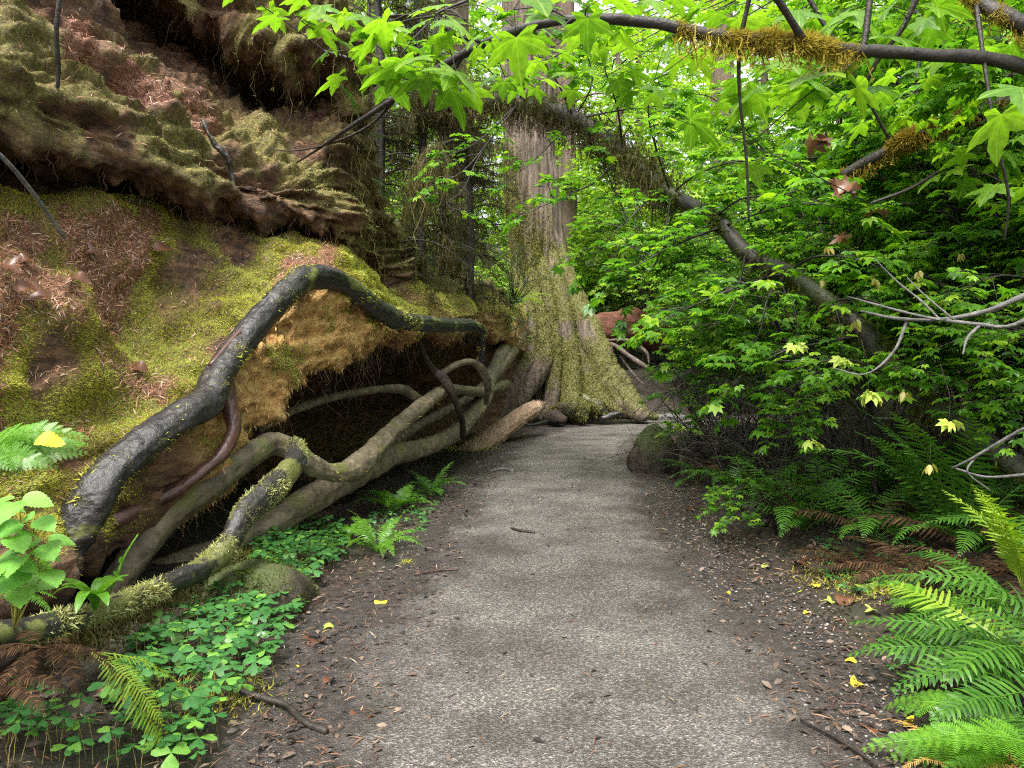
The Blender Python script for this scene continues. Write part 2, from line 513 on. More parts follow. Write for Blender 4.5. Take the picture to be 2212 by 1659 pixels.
def path_mat():
    m, n, l, p, out = new_mat("gravel_path")
    e = attr_node(n, "edge")
    tc = n.new("ShaderNodeTexCoord")
    vo = n.new("ShaderNodeTexVoronoi")
    vo.inputs["Scale"].default_value = 120
    vo.inputs["Randomness"].default_value = 1.0
    l.new(tc.outputs["Object"], vo.inputs["Vector"])
    vo2 = n.new("ShaderNodeTexVoronoi")
    vo2.inputs["Scale"].default_value = 42
    l.new(tc.outputs["Object"], vo2.inputs["Vector"])
    sep = n.new("ShaderNodeSeparateColor")
    l.new(vo.outputs["Color"], sep.inputs[0])
    stone = ramp(n, [(0.0, (0.07, 0.064, 0.06)), (0.35, (0.12, 0.113, 0.106)), (0.75, (0.19, 0.178, 0.163)), (1.0, (0.34, 0.32, 0.295))])
    l.new(sep.outputs[0], stone.inputs[0])
    nz = noise_node(n, l, 60, 6)
    gap = ramp(n, [(0.38, (0, 0, 0)), (0.56, (1, 1, 1))])
    l.new(nz.outputs[0], gap.inputs[0])
    c = mixc(n, l, gap.outputs[0], (0.06, 0.054, 0.049), stone.outputs[0])
    big = noise_node(n, l, 1.4, 5)
    bigr = ramp(n, [(0.34, (0.42, 0.385, 0.36)), (0.5, (0.82, 0.79, 0.76)), (0.64, (1.14, 1.10, 1.03))])
    l.new(big.outputs[0], bigr.inputs[0])
    mm = n.new("ShaderNodeMix"); mm.data_type = 'RGBA'; mm.blend_type = 'MULTIPLY'; mm.inputs[0].default_value = 1
    l.new(c, mm.inputs[6]); l.new(bigr.outputs[0], mm.inputs[7])
    # trodden dirt and rotted litter towards the edges
    dn = noise_node(n, l, 26, 8)
    dirt = ramp(n, [(0.3, (0.012, 0.010, 0.008)), (0.55, (0.04, 0.031, 0.026)), (0.75, (0.10, 0.08, 0.068))])
    l.new(dn.outputs[0], dirt.inputs[0])
    en = noise_node(n, l, 3.5, 7)
    ed = n.new("ShaderNodeMath"); ed.operation = 'MULTIPLY_ADD'
    l.new(en.outputs[0], ed.inputs[0]); ed.inputs[1].default_value = 0.62
    l.new(e, ed.inputs[2])
    er = ramp(n, [(0.80, (0, 0, 0)), (1.0, (1, 1, 1))])
    l.new(ed.outputs[0], er.inputs[0])
    c = mixc(n, l, er.outputs[0], mm.outputs[2], dirt.outputs[0])
    l.new(c, p.inputs["Base Color"])
    p.inputs["Roughness"].default_value = 0.62
    mh = n.new("ShaderNodeMath"); mh.operation = 'ADD'
    l.new(vo.outputs["Distance"], mh.inputs[0]); l.new(nz.outputs[0], mh.inputs[1])
    bump(n, l, p, mh.outputs[0], 0.9, 0.012)
    return m


def ground_mat():
    m, n, l, p, out = new_mat("forest_floor")
    a = noise_node(n, l, 22, 9)
    r = ramp(n, [(0.3, (0.008, 0.006, 0.004)), (0.5, (0.026, 0.017, 0.011)), (0.7, (0.065, 0.042, 0.027)), (0.85, (0.12, 0.085, 0.06))])
    l.new(a.outputs[0], r.inputs[0])
    b = noise_node(n, l, 0.9, 5)
    br = ramp(n, [(0.48, (0, 0, 0)), (0.66, (1, 1, 1))])
    l.new(b.outputs[0], br.inputs[0])
    c = mixc(n, l, br.outputs[0], r.outputs[0], (0.022, 0.026, 0.009))
    l.new(c, p.inputs["Base Color"])
    p.inputs["Roughness"].default_value = 0.85
    bump(n, l, p, a.outputs[0], 1.0, 0.03)
    return m


def log_mat():
    m, n, l, p, out = new_mat("rotten_log_wood")
    fib = noise_node(n, l, 7, 10, (2.2, 0.4, 2.6), 0.65)
    r = ramp(n, [(0.30, (0.014, 0.008, 0.005)), (0.44, (0.075, 0.038, 0.019)), (0.58, (0.18, 0.095, 0.045)), (0.78, (0.30, 0.18, 0.095))])
    l.new(fib.outputs[0], r.inputs[0])
    gz = noise_node(n, l, 9, 10, (1.2, 0.7, 1.8), 0.7)
    gr = ramp(n, [(0.28, (0.08, 0.04, 0.015)), (0.42, (0.40, 0.205, 0.055)), (0.56, (0.62, 0.38, 0.12)), (0.78, (0.78, 0.58, 0.28))])
    l.new(gz.outputs[0], gr.inputs[0])
    c = mixc(n, l, attr_node(n, "gold"), r.outputs[0], gr.outputs[0])
    lz = noise_node(n, l, 40, 6)
    lr = ramp(n, [(0.35, (0.08, 0.032, 0.018)), (0.6, (0.28, 0.12, 0.07)), (0.75, (0.44, 0.26, 0.18))])
    l.new(lz.outputs[0], lr.inputs[0])
    c = mixc(n, l, attr_node(n, "litter"), c, lr.outputs[0])
    mz = noise_node(n, l, 30, 6)
    mr = ramp(n, [(0.3, (0.05, 0.04, 0.010)), (0.55, (0.17, 0.15, 0.03)), (0.75, (0.32, 0.31, 0.06))])
    l.new(mz.outputs[0], mr.inputs[0])
    mf = n.new("ShaderNodeMath"); mf.operation = 'MULTIPLY'
    l.new(attr_node(n, "moss"), mf.inputs[0]); mf.inputs[1].default_value = 0.85
    c = mixc(n, l, mf.outputs[0], c, mr.outputs[0])
    l.new(c, p.inputs["Base Color"])
    p.inputs["Roughness"].default_value = 0.75
    hb = n.new("ShaderNodeMath"); hb.operation = 'ADD'
    l.new(fib.outputs[0], hb.inputs[0]); l.new(gz.outputs[0], hb.inputs[1])
    bump(n, l, p, hb.outputs[0], 1.0, 0.05)
    return m


M_PATH, M_GROUND, M_LOG = path_mat(), ground_mat(), log_mat()

# ------------------------------------------------------------------ ground and path
PCY = np.array([-4, 0, 3, 6, 9, 11.3, 13, 15, 16.5, 17.6, 18.4, 18.9, 19.2])
PCX = np.array([0.24, 0.25, 0.27, 0.36, 0.55, 0.76, 1.0, 1.45, 2.1, 3.1, 4.6, 6.6, 10.0])


def path_x(y):
    return np.interp(y, PCY, PCX)


def ground_z(x, y):
    x, y = np.asarray(x, float), np.asarray(y, float)
    u = x - path_x(y)
    z = 0.45 * sstep(1.5, 4.5, u) * sstep(17, 14, y) + 0.10 * sstep(-1.2, -2.4, u) * sstep(8, 5, y)
    z = z + 1.2 * sstep(20.8, 25, y) + 0.10 * np.maximum(y - 25, 0) ** 1.15
    q = np.column_stack([x.ravel(), y.ravel(), np.zeros(x.size)])
    n = fbm(q, 1.3, 3, 3).reshape(x.shape)
    return z + n * 0.05 * (0.1 + sstep(1.1, 2.2, np.abs(u)) + sstep(19, 21, y))


def build_ground():
    gx = np.concatenate([np.linspace(-90, -8, 28, endpoint=False), np.linspace(-8, 12, 200, endpoint=False), np.linspace(12, 90, 28)])
    gy = np.concatenate([np.linspace(-40, -2, 16, endpoint=False), np.linspace(-2, 30, 280, endpoint=False), np.linspace(30, 120, 34)])
    X, Y = np.meshgrid(gx, gy)
    Z = ground_z(X, Y) - 0.006
    v = np.stack([X, Y, Z], -1).reshape(-1, 3)
    w, h = len(gx), len(gy)
    i = np.arange(h - 1)[:, None] * w + np.arange(w - 1)[None]
    f = np.stack([i, i + 1, i + w + 1, i + w], -1).reshape(-1, 4)
    mb = MB(); mb.add(v, f)
    tag(mb.build("ground", M_GROUND), kind="structure")


def build_path():
    c = crom(np.column_stack([PCX, PCY]), 22)
    t = np.gradient(c, axis=0); t /= np.linalg.norm(t, axis=1, keepdims=True)
    nrm = np.column_stack([t[:, 1], -t[:, 0]])
    u = np.linspace(-1, 1, 61)
    s = np.arange(len(c)) * 0.09
    hw = 1.42 + 0.10 * np.sin(s * 1.7) + 0.06 * np.sin(s * 4.1 + 1)
    pts = c[:, None, :] + nrm[:, None, :] * (u[None, :, None] * hw[:, None, None])
    q = np.column_stack([pts.reshape(-1, 2), np.zeros(pts.shape[0] * 61)])
    z = ground_z(q[:, 0], q[:, 1]) + 0.004 + 0.022 * (1 - np.tile(np.abs(u), len(c)) ** 3) + 0.006 * fbm(q, 5, 4, 9)
    e = np.tile(np.abs(u), len(c))
    z = np.where(e > 0.98, ground_z(q[:, 0], q[:, 1]) - 0.02, z)
    v = np.column_stack([q[:, :2], z])
    i = np.arange(len(c) - 1)[:, None] * 61 + np.arange(60)[None]
    f = np.stack([i, i + 1, i + 62, i + 61], -1).reshape(-1, 4)
    mb = MB(); mb.add(v, f, e)
    tag(mb.build("path", M_PATH, attr="edge"), kind="structure")


build_ground()
build_path()

# templates for small bits
QUAD = (np.array([[-.5, 0, 0], [.5, 0, 0], [.45, 1, .06], [-.45, 1, .06]]), np.array([[0, 1, 2], [0, 2, 3]]))


def strip_template(w, bend=0.15, n=3):
    v, f = [], []
    for k in range(n + 1):
        t = k / n
        ww = w * (1 - 0.7 * abs(2 * t - 1) ** 2) * .5
        v += [[-ww, t, bend * math.sin(t * PI)], [ww, t, bend * math.sin(t * PI)]]
    for k in range(n):
        a = 2 * k
        f += [[a, a + 1, a + 3], [a, a + 3, a + 2]]
    return np.array(v), np.array(f)


def pebble_template(seed):
    r = np.random.default_rng(seed)
    t = (1 + 5 ** .5) / 2
    v = np.array([[-1, t, 0], [1, t, 0], [-1, -t, 0], [1, -t, 0], [0, -1, t], [0, 1, t], [0, -1, -t], [0, 1, -t], [t, 0, -1], [t, 0, 1], [-t, 0, -1], [-t, 0, 1]]) / 1.9
    f = np.array([[0, 11, 5], [0, 5, 1], [0, 1, 7], [0, 7, 10], [0, 10, 11], [1, 5, 9], [5, 11, 4], [11, 10, 2], [10, 7, 6], [7, 1, 8], [3, 9, 4], [3, 4, 2], [3, 2, 6], [3, 6, 8], [3, 8, 9], [4, 9, 5], [2, 4, 11], [6, 2, 10], [8, 6, 7], [9, 8, 1]])
    return v * r.uniform(.75, 1.2, (12, 1)) * np.array([1, .75, .5]), f


def flat_mats(n, tilt=0.25):
    a = rng.uniform(0, 2 * PI, n)
    y = np.column_stack([np.cos(a), np.sin(a), rng.normal(0, tilt, n)])
    up = np.column_stack([rng.normal(0, tilt, n), rng.normal(0, tilt, n), np.ones(n)])
    return basis(y, up)


def along_path(n, ymin, ymax, umin, umax, power=1.6):
    """Random spots beside the path, denser near the camera."""
    y = ymin + (ymax - ymin) * rng.random(n) ** power
    u = rng.uniform(umin, umax, n)
    x = path_x(y) + u
    return np.column_stack([x, y, ground_z(x, y)])


def build_litter():
    mb = MB()
    for (n, a, b, hi) in ((9000, 0.85, 3.0, 0.02), (6500, -2.6, -0.75, 0.02), (900, -0.8, 0.9, 0.02)):
        pos = along_path(n, 1.8, 17, a, b)
        pos[:, 2] += 0.012 + rng.random(n) * hi
        tv, tf = strip_template(0.10, 0.05, 2)
        scatter(mb, tv, tf, flat_mats(n, 0.18), pos, rng.uniform(0.02, 0.075, n))
    tag(mb.build("needle_litter", M_LITTER, smooth=False), kind="stuff")
    mb = MB()
    for (n, a, b) in ((7000, 0.85, 2.6), (5000, -2.3, -0.75), (500, -0.8, 0.9)):
        pos = along_path(n, 1.8, 16, a, b)
        pos[:, 2] += 0.010 + rng.random(n) * 0.02
        tv, tf = strip_template(0.55, 0.12, 2)
        scatter(mb, tv, tf, flat_mats(n, 0.3), pos, rng.uniform(0.012, 0.05, n))
    tag(mb.build("bark_chip_litter", M_CHIP, smooth=False), kind="stuff")
    mb = MB()
    for k in range(4):
        tv, tf = pebble_template(k)
        for (n, a, b, s0, s1) in ((1600, -1.2, 1.4, .002, .006), (420, 0.75, 1.6, .005, .014), (200, -1.3, -.6, .003, .008)):
            pos = along_path(n, 1.9, 9, a, b, 1.8)
            pos[:, 2] += 0.016
            scatter(mb, tv, tf, flat_mats(n, 0.2), pos, rng.uniform(s0, s1, n))
    tag(mb.build("loose_gravel", M_PEBBLE, smooth=True), kind="stuff")


build_litter()

# ------------------------------------------------------------------ the huge rotten log beside the path
R4 = [(-420, 1300, 2.4), (0, 1290, 3.3), (170, 1195, 4.35), (330, 1090, 5.0), (490, 970, 5.8), (600, 865, 6.3), (720, 775, 7.1), (800, 730, 8.0), (890, 715, 9.3), (1010, 725, 11.3), (1085, 735, 14.5), (1140, 760, 18.5)]
R5 = [(-420, 1150, 2.6), (0, 1180, 3.5), (190, 1120, 4.4), (350, 1020, 4.95), (500, 890, 5.7), (615, 780, 6.15), (735, 695, 6.9), (810, 690, 7.85), (900, 700, 9.25), (1010, 700, 11.2), (1085, 700, 14.5), (1140, 720, 18.5)]
R6 = [(-420, 1000, 2.8), (0, 1060, 3.7), (210, 1030, 4.55), (360, 915, 5.0), (490, 790, 5.65), (610, 650, 6.3), (720, 600, 6.95), (800, 650, 7.7), (890, 685, 9.1), (1010, 680, 11.0), (1080, 670, 14.5), (1140, 690, 18.7)]
R7 = [(-420, 750, 3.2), (0, 800, 4.2), (190, 740, 4.85), (340, 670, 5.5), (475, 630, 6.05), (595, 585, 6.6), (720, 570, 7.2), (800, 610, 8.0), (890, 650, 9.4), (1005, 655, 11.4), (1075, 655, 14.8), (1135, 670, 18.9)]
R8 = [(-420, 420, 3.8), (0, 430, 4.9), (200, 430, 5.55), (350, 455, 6.2), (490, 490, 6.8), (600, 520, 7.1), (720, 545, 7.6), (800, 590, 8.4), (890, 625, 9.8), (1000, 640, 11.8), (1070, 645, 15), (1130, 655, 19)]
R9 = [(-420, 330, 4.4), (0, 345, 5.5), (200, 390, 6.15), (350, 430, 6.85), (490, 460, 7.4), (600, 495, 7.7), (720, 520, 8.0), (800, 570, 8.6), (890, 615, 10), (1000, 632, 12), (1070, 640, 15.2), (1130, 650, 19.2)]
R10 = [(-420, 240, 3.7), (0, 290, 4.75), (200, 352, 5.35), (350, 402, 5.95), (490, 437, 6.55), (610, 462, 7.05), (730, 490, 7.5), (800, 550, 8.4), (890, 608, 10.1), (1000, 628, 12.2), (1070, 637, 15.5), (1130, 648, 19.4)]
R11 = [(-420, 100, 3.6), (0, 190, 4.6), (200, 260, 5.2), (350, 320, 5.8), (490, 370, 6.45), (620, 400, 6.95), (735, 420, 7.5), (803, 520, 8.5), (890, 602, 10.3), (1000, 626, 12.5), (1070, 636, 15.8), (1130, 647, 19.6)]
R12 = [(-420, -60, 4.0), (0, 60, 5.0), (190, 140, 5.6), (340, 220, 6.2), (490, 290, 6.9), (630, 335, 7.3), (740, 360, 7.7), (806, 500, 8.7), (890, 600, 10.5), (1000, 625, 12.8), (1070, 635, 16), (1130, 646, 19.8)]
R13 = [(-420, -250, 4.6), (0, -80, 5.6), (170, 20, 6.3), (320, 120, 6.9), (480, 215, 7.5), (610, 265, 7.9), (745, 290, 8.0), (808, 490, 8.9), (890, 598, 10.8), (1000, 624, 13), (1070, 634, 16.2), (1130, 645, 20)]
R14 = [(-420, -350, 5.6), (0, -170, 6.6), (180, -40, 7.3), (330, 55, 8.0), (480, 155, 8.7), (610, 222, 8.9), (745, 235, 8.3), (810, 480, 9.1), (890, 597, 11.2), (1000, 623, 13.2), (1070, 633, 16.4), (1130, 644, 20.2)]
R15 = [(-420, -500, 4.8), (0, -300, 5.9), (200, -130, 6.6), (370, -20, 7.1), (510, 60, 7.5), (630, 110, 7.6), (740, 130, 7.9), (812, 470, 9.4), (890, 596, 11.6), (1000, 622, 13.5), (1070, 632, 16.7), (1130, 643, 20.5)]
R16 = [(-420, -700, 5.5), (0, -520, 6.5), (220, -320, 7.2), (390, -200, 7.7), (520, -120, 8), (640, -70, 8.1), (735, -40, 8.4), (810, 465, 9.8), (890, 595, 12.2), (1000, 621, 14), (1070, 631, 17), (1130, 642, 21)]
R0 = [(-420, 1750, 2.56), (0, 1560, 3.19), (180, 1330, 4.5), (330, 1240, 5.4), (480, 1210, 5.78), (590, 1170, 6.4), (690, 1115, 7.4), (780, 1060, 8.9), (880, 1010, 10.8), (990, 965, 13.4), (1070, 935, 16), (1120, 920, 17.8)]
CAVE = [0.05, 0.1, 0.7, 1.3, 1.6, 1.8, 1.8, 1.7, 1.5, 1.2, 0.7, 0.2]


def build_log():
    lip, g0 = PL(R4), PL(R0)
    g0[:, 2] = -0.05
    rows = []
    cd = np.array(CAVE)[:, None]
    back = np.array([-0.95, 0.3, 0.0])
    rows.append(g0)
    r1 = g0 + back * cd * .8; r1[:, 2] = 0.02; rows.append(r1)
    r2 = g0 + back * cd; r2[:, 2] = lip[:, 2] * .4; rows.append(r2)
    r3 = lip + back * cd * .55; r3[:, 2] = lip[:, 2] * .93; rows.append(r3)
    for R in (R4, R5, R6, R7, R8, R9, R10, R11, R12, R13, R14, R15, R16):
        rows.append(PL(R))
    top = rows[-1]
    rows.append(top + np.array([-2.2, 1.5, -0.3]))
    q = top + np.array([-4.0, 2.5, 0]); q[:, 2] = top[:, 2] * 0.5; rows.append(q)
    q = top + np.array([-4.6, 2.7, 0]); q[:, 2] = -0.3; rows.append(q)
    G = np.array(rows)                                     # rows x columns x 3
    NR = 18
    G = crom(G, NR)
    G = crom(np.transpose(G, (1, 0, 2)), 30)
    G = np.transpose(G, (1, 0, 2))
    nr, nc = G.shape[:2]
    rowp = np.repeat(np.arange(nr)[:, None] / NR, nc, 1)    # row parameter, 4 = lip
    colp = np.repeat(np.arange(nc)[None] / 30.0, nr, 0)
    du = np.gradient(G, axis=1); dv = np.gradient(G, axis=0)
    N = np.cross(du, dv); N /= np.linalg.norm(N, axis=2, keepdims=True) + 1e-9
    flat = G.reshape(-1, 3); nf = N.reshape(-1, 3)
    rp, cp = rowp.ravel(), colp.ravel()
    fade = sstep(0, 1, rp) * sstep(11.5, 9.5, cp)
    d = 0.17 * fbm(flat, 1.1, 3, 21) + 0.06 * fbm(flat, 4.0, 4, 22, (1.3, .5, 1.3))
    fibre = fbm(flat, 7.5, 4, 23, (1.0, 0.14, 1.9))          # long fibres along the log
    upper = sstep(8.0, 9.0, rp) * sstep(17, 15.5, rp)
    d = d + 0.06 * fibre * (0.5 + 1.5 * upper)
    rid = 1 - np.abs(fbm(flat, 2.6, 3, 29, (1.0, 0.13, 1.4)))
    d = d + upper * 0.20 * (rid - 0.75)
    gold = sstep(3.6, 4.0, rp) * sstep(6.15, 5.6, rp) * sstep(2.8, 3.5, cp) * sstep(8.6, 7.2, cp)
    d = d + gold * 0.07 * np.abs(fbm(flat, 9, 4, 31, (1, .7, 1.4)))
    gold = np.maximum(gold, .45 * sstep(3.4, 3.9, rp) * sstep(8.4, 7.4, rp) * sstep(7.6, 8.3, cp))
    # ragged edge of the lip and undercuts
    d = d + 0.07 * fbm(flat, 10, 3, 37) * (np.exp(-((rp - 4) / .35) ** 2) + np.exp(-((rp - 10) / .4) ** 2))
    V = flat + nf * (d * fade)[:, None]
    g3 = V.reshape(nr, nc, 3)
    N2 = np.cross(np.gradient(g3, axis=1), np.gradient(g3, axis=0)).reshape(-1, 3)
    N2 /= np.linalg.norm(N2, axis=1, keepdims=True) + 1e-9
    i = np.arange(nr - 1)[:, None] * nc + np.arange(nc - 1)[None]
    f = np.stack([i, i + 1, i + nc + 1, i + nc], -1).reshape(-1, 4)
    f = np.vstack([f[:, [0, 1, 2]], f[:, [0, 2, 3]]])
    # which way is out?  the shelf faces the path (+x)
    k = (7 * NR) * nc + 4 * 30
    if N2[k, 0] < 0:
        N2 = -N2
        f = f[:, ::-1]
    up = N2[:, 2]
    nzA = fbm(V, 1.7, 4, 41); nzB = fbm(V, 3.3, 4, 43); nzC = fbm(V, 0.9, 3, 47)
    shelf = sstep(5.7, 6.1, rp) * sstep(8.4, 7.9, rp)
    shelf_far = sstep(5.9, 6.2, cp)
    litter = shelf * (1 - shelf_far) * sstep(0.05, 0.35, nzA + 0.55 * np.exp(-((rp - 7.35) / .45) ** 2) * sstep(3.6, 2.0, cp) - 0.12)
    litter = np.maximum(litter, sstep(11.6, 11.9, rp) * sstep(12.9, 12.5, rp) * sstep(1.2, 1.8, cp) * sstep(4.4, 3.7, cp) * sstep(-.2, .2, nzB + .25))
    moss = np.zeros(len(V))
    moss = np.maximum(moss, shelf * sstep(-0.75, -0.15, nzA + 0.5 * nzB + 0.45 * shelf_far) * (1 - 0.85 * litter))
    face = sstep(4.05, 4.5, rp) * sstep(6.2, 5.7, rp)
    moss = np.maximum(moss, face * sstep(0.2, 0.6, nzB + nzA * .5) * .8)
    moss = np.maximum(moss, face * sstep(2.9, 2.2, cp) * .8 * sstep(-.3, .2, nzB))
    uppr = sstep(10.1, 10.7, rp) * sstep(13.4, 12.6, rp)
    moss = np.maximum(moss, uppr * sstep(-0.6, 0.0, nzA + .6 * nzB + .4 * sstep(3.5, 5, cp) + .25 * sstep(2.2, 1, cp)) * (1 - litter))
    crest = sstep(14.2, 14.9, rp) * sstep(17.5, 16.5, rp)
    moss = np.maximum(moss, crest * sstep(-0.3, 0.2, nzA + 0.7 * sstep(4.2, 5.2, cp) - .1))
    side = sstep(5.6, 6.3, cp) * sstep(8.0, 8.6, rp)
    moss = np.maximum(moss, side * sstep(-0.5, 0.0, nzA + nzB * .5) * (1 - gold))
    moss *= sstep(-0.75, -0.35, up)
    moss *= (1 - gold * sstep(0.75, 0.35, nzB))
    tone = np.clip(0.22 + 0.34 * nzC + 0.28 * nzB + 0.20 * shelf + 0.12 * up, 0, 0.62)
    log = empty("fallen_log", (-2.2, 5.0, 0), 0, "enormous rotten mossy log undercut by a dark hollow, tree roots draped over it", "fallen log")
    off = np.array([-2.2, 5.0, 0])
    mb = MB(); mb.add(V - off, f)
    mb.build("rotten_wood", M_LOG, log, extra={"gold": gold * (1 - .5 * moss), "moss": np.clip(moss, 0, 1), "litter": litter})
    # moss shoots, as short triangles
    fm = lambda a: a[f].mean(1)
    near = 1 / np.maximum(fm(V[:, 1]), 3.0) ** 1.3
    inview = (V[:, 0] / np.maximum(V[:, 1], .1) > -0.80) & (V[:, 1] > 2.2) & (V[:, 2] < 0.55 * V[:, 1] + 1.7)
    inview = fm(inview.astype(float)) > 0.3
    tri = np.array([[-.5, 0, 0], [.5, 0, 0], [0.1, 1, .12]]), np.array([[0, 1, 2]])
    for (nm, mat, sel, count, l0, l1, wid, droop) in (
            ("moss", M_MOSS, sstep(8.6, 8.2, rp), 190000, .010, .030, .22, .15),
            ("feathery_moss", M_MOSSPALE, sstep(8.3, 8.8, rp), 210000, .010, .028, .22, .35)):
        w = fm(np.clip(moss, 0, 1) ** 1.3 * sel) * near * inview
        p, n, idx = sample_tris(V, f, count, w)
        tn = fm(tone)[idx] + rng.normal(0, .06, count)
        y = n * 0.75 + rand_unit(count) * 0.8 + np.array([0, 0, -droop])
        M = basis(y, rand_unit(count))
        tv = tri[0] * np.array([wid, 1, 1])
        m2 = MB()
        sz = rng.uniform(l0, l1, count) * np.sqrt(np.clip(p[:, 1] / 5, .6, 1.8))
        scatter(m2, tv, tri[1], M, p - off - n * .004, sz, np.clip(tn, 0, .8))
        tag(m2.build(nm, mat, log, smooth=False, attr="tone"), kind="stuff")
    # needles and chips lying in the litter
    w = fm(np.clip(litter + 0.10 * (shelf + uppr) * (up > .1), 0, 1)) * near * inview
    cnt = 22000
    p, n, idx = sample_tris(V, f, cnt, w)
    y = np.cross(n, rand_unit(cnt)) + n * .12
    m2 = MB()
    tv, tf = strip_template(0.12, 0.06, 2)
    scatter(m2, tv, tf, basis(y, n), p - off + n * .008, rng.uniform(.015, .06, cnt))
    tag(m2.build("needle_litter", M_LOGLITTER, log, smooth=False), kind="stuff")
    # rotting fibres and rootlets hanging from the lip and undercuts
    m2 = MB(); cnt = 1500
    w = fm(np.exp(-((rp - 3.8) / .28) ** 2) * sstep(2, 2.8, cp) * sstep(9.8, 8.5, cp) + .45 * np.exp(-((rp - 9.9) / .25) ** 2) * sstep(8, 6, cp) + .3 * np.exp(-((rp - 14.6) / .3) ** 2))
    p, n, idx = sample_tris(V, f, cnt, w)
    for k in range(cnt):
        L = rng.uniform(.04, .16) if rng.random() < .9 else rng.uniform(.2, .55)
        s = np.linspace(0, 1, 5)[:, None]
        wob = np.cumsum(rng.normal(0, .12, (5, 3)), 0) * L
        pts = p[k] + s * np.array([0, 0, -L]) + wob * np.array([1, 1, .3])
        m2.add(*tube(pts - off, np.linspace(.004, .0012, 5), 3, cap=False))
    tag(m2.build("hanging_rootlets", M_DRYROOT, log), kind="stuff")
    # shreds of soft orange wood along the lip
    m2 = MB(); cnt = 3400
    w = fm(np.exp(-((rp - 4.1) / .3) ** 2) * sstep(3, 3.6, cp) * sstep(9, 7.5, cp) + gold * .5)
    p, n, idx = sample_tris(V, f, cnt, w)
    y = n * .35 + rand_unit(cnt) * .5 + np.array([0, 0, -.9])
    tv, tf = strip_template(0.4, 0.15, 2)
    scatter(m2, tv * np.array([.6, 1, 1]), tf, basis(y, rand_unit(cnt)), p - off, rng.uniform(.015, .05, cnt))
    M_SHRED = island_mat("wood_shreds", [(0, (0.16, 0.08, 0.03)), (.5, (0.46, 0.29, 0.11)), (1, (0.66, 0.49, 0.25))], .85, .2, .1)
    tag(m2.build("wood_shreds", M_SHRED, log, smooth=False), kind="stuff")
    # long moss curtains hanging from the upper end
    m2 = MB(); cnt = 1500
    w = fm(side * sstep(9.3, 10, rp) * sstep(17, 16, rp) * sstep(8.2, 7.6, cp) * (up < 0.6) + .5 * crest * sstep(3.5, 5, cp))
    p, n, idx = sample_tris(V, f, cnt, w)
    hang_strands(m2, p - off + n * .02, rng.uniform(.10, .5, cnt), rng.uniform(.3, .9, cnt))
    tag(m2.build("hanging_moss", M_HANG, log, smooth=False, attr="tone"), kind="stuff")
    return V, f


def hang_strands(mb, tops, lens, tones, wid=0.004, fuzz=9):
    """Moss strands: a wavy ribbon with short side shoots."""
    n = len(tops)
    K = 5
    s = np.linspace(0, 1, K)
    wob = np.cumsum(rng.normal(0, .09, (n, K, 2)), 1) * lens[:, None, None]
    c = np.zeros((n, K, 3))
    c[:, :, :2] = tops[:, None, :2] + wob
    c[:, :, 2] = tops[:, None, 2] - lens[:, None] * s[None]
    a = rng.uniform(0, PI, n)
    side = np.column_stack([np.cos(a), np.sin(a), np.zeros(n)])
    w = wid * (1 - .75 * s)[None, :, None] * rng.uniform(.6, 1.8, n)[:, None, None]
    v = np.stack([c - side[:, None] * w, c + side[:, None] * w], 2).reshape(n, 2 * K, 3)
    f = []
    for k in range(K - 1):
        f += [[2 * k, 2 * k + 1, 2 * k + 3], [2 * k, 2 * k + 3, 2 * k + 2]]
    F_ = (np.array(f)[None] + (np.arange(n) * 2 * K)[:, None, None]).reshape(-1, 3)
    mb.add(v.reshape(-1, 3), F_, np.repeat(tones, 2 * K))
    m = n * fuzz
    t = rng.integers(0, K, m)
    src = np.repeat(np.arange(n), fuzz)
    pos = c[src, t]
    y = rand_unit(m) + np.array([0, 0, -.6])
    tv = np.array([[-.12, 0, 0], [.12, 0, 0], [0, 1, 0]])
    scatter(mb, tv, np.array([[0, 1, 2]]), basis(y, rand_unit(m)), pos + rng.normal(0, .008, (m, 3)), rng.uniform(.015, .05, m), np.clip(np.repeat(tones, fuzz) + rng.normal(0, .05, m), 0, .6))


LOG_V, LOG_F = build_log()


def moss_on(mb, v, f, count, l0, l1, wid=0.22, where=None, tone=(0.2, 0.6), droop=0.1, near=True):
    w = np.ones(len(f))
    if where is not None:
        w = where(v[f].mean(1), None)
        if not (w > 0).any():
            return
    p, n, idx = sample_tris(v, f, count, w)
    y = n * .8 + rand_unit(count) * .8 + np.array([0, 0, -droop])
    tv = np.array([[-.5 * wid, 0, 0], [.5 * wid, 0, 0], [0.02, 1, .12]])
    tn = rng.uniform(tone[0], tone[1], count)
    scatter(mb, tv, np.array([[0, 1, 2]]), basis(y, rand_unit(count)), p - n * .003, rng.uniform(l0, l1, count) * np.clip(.8 + .9 * fbm(p, 9, 2, 77), .3, 1.7), tn)


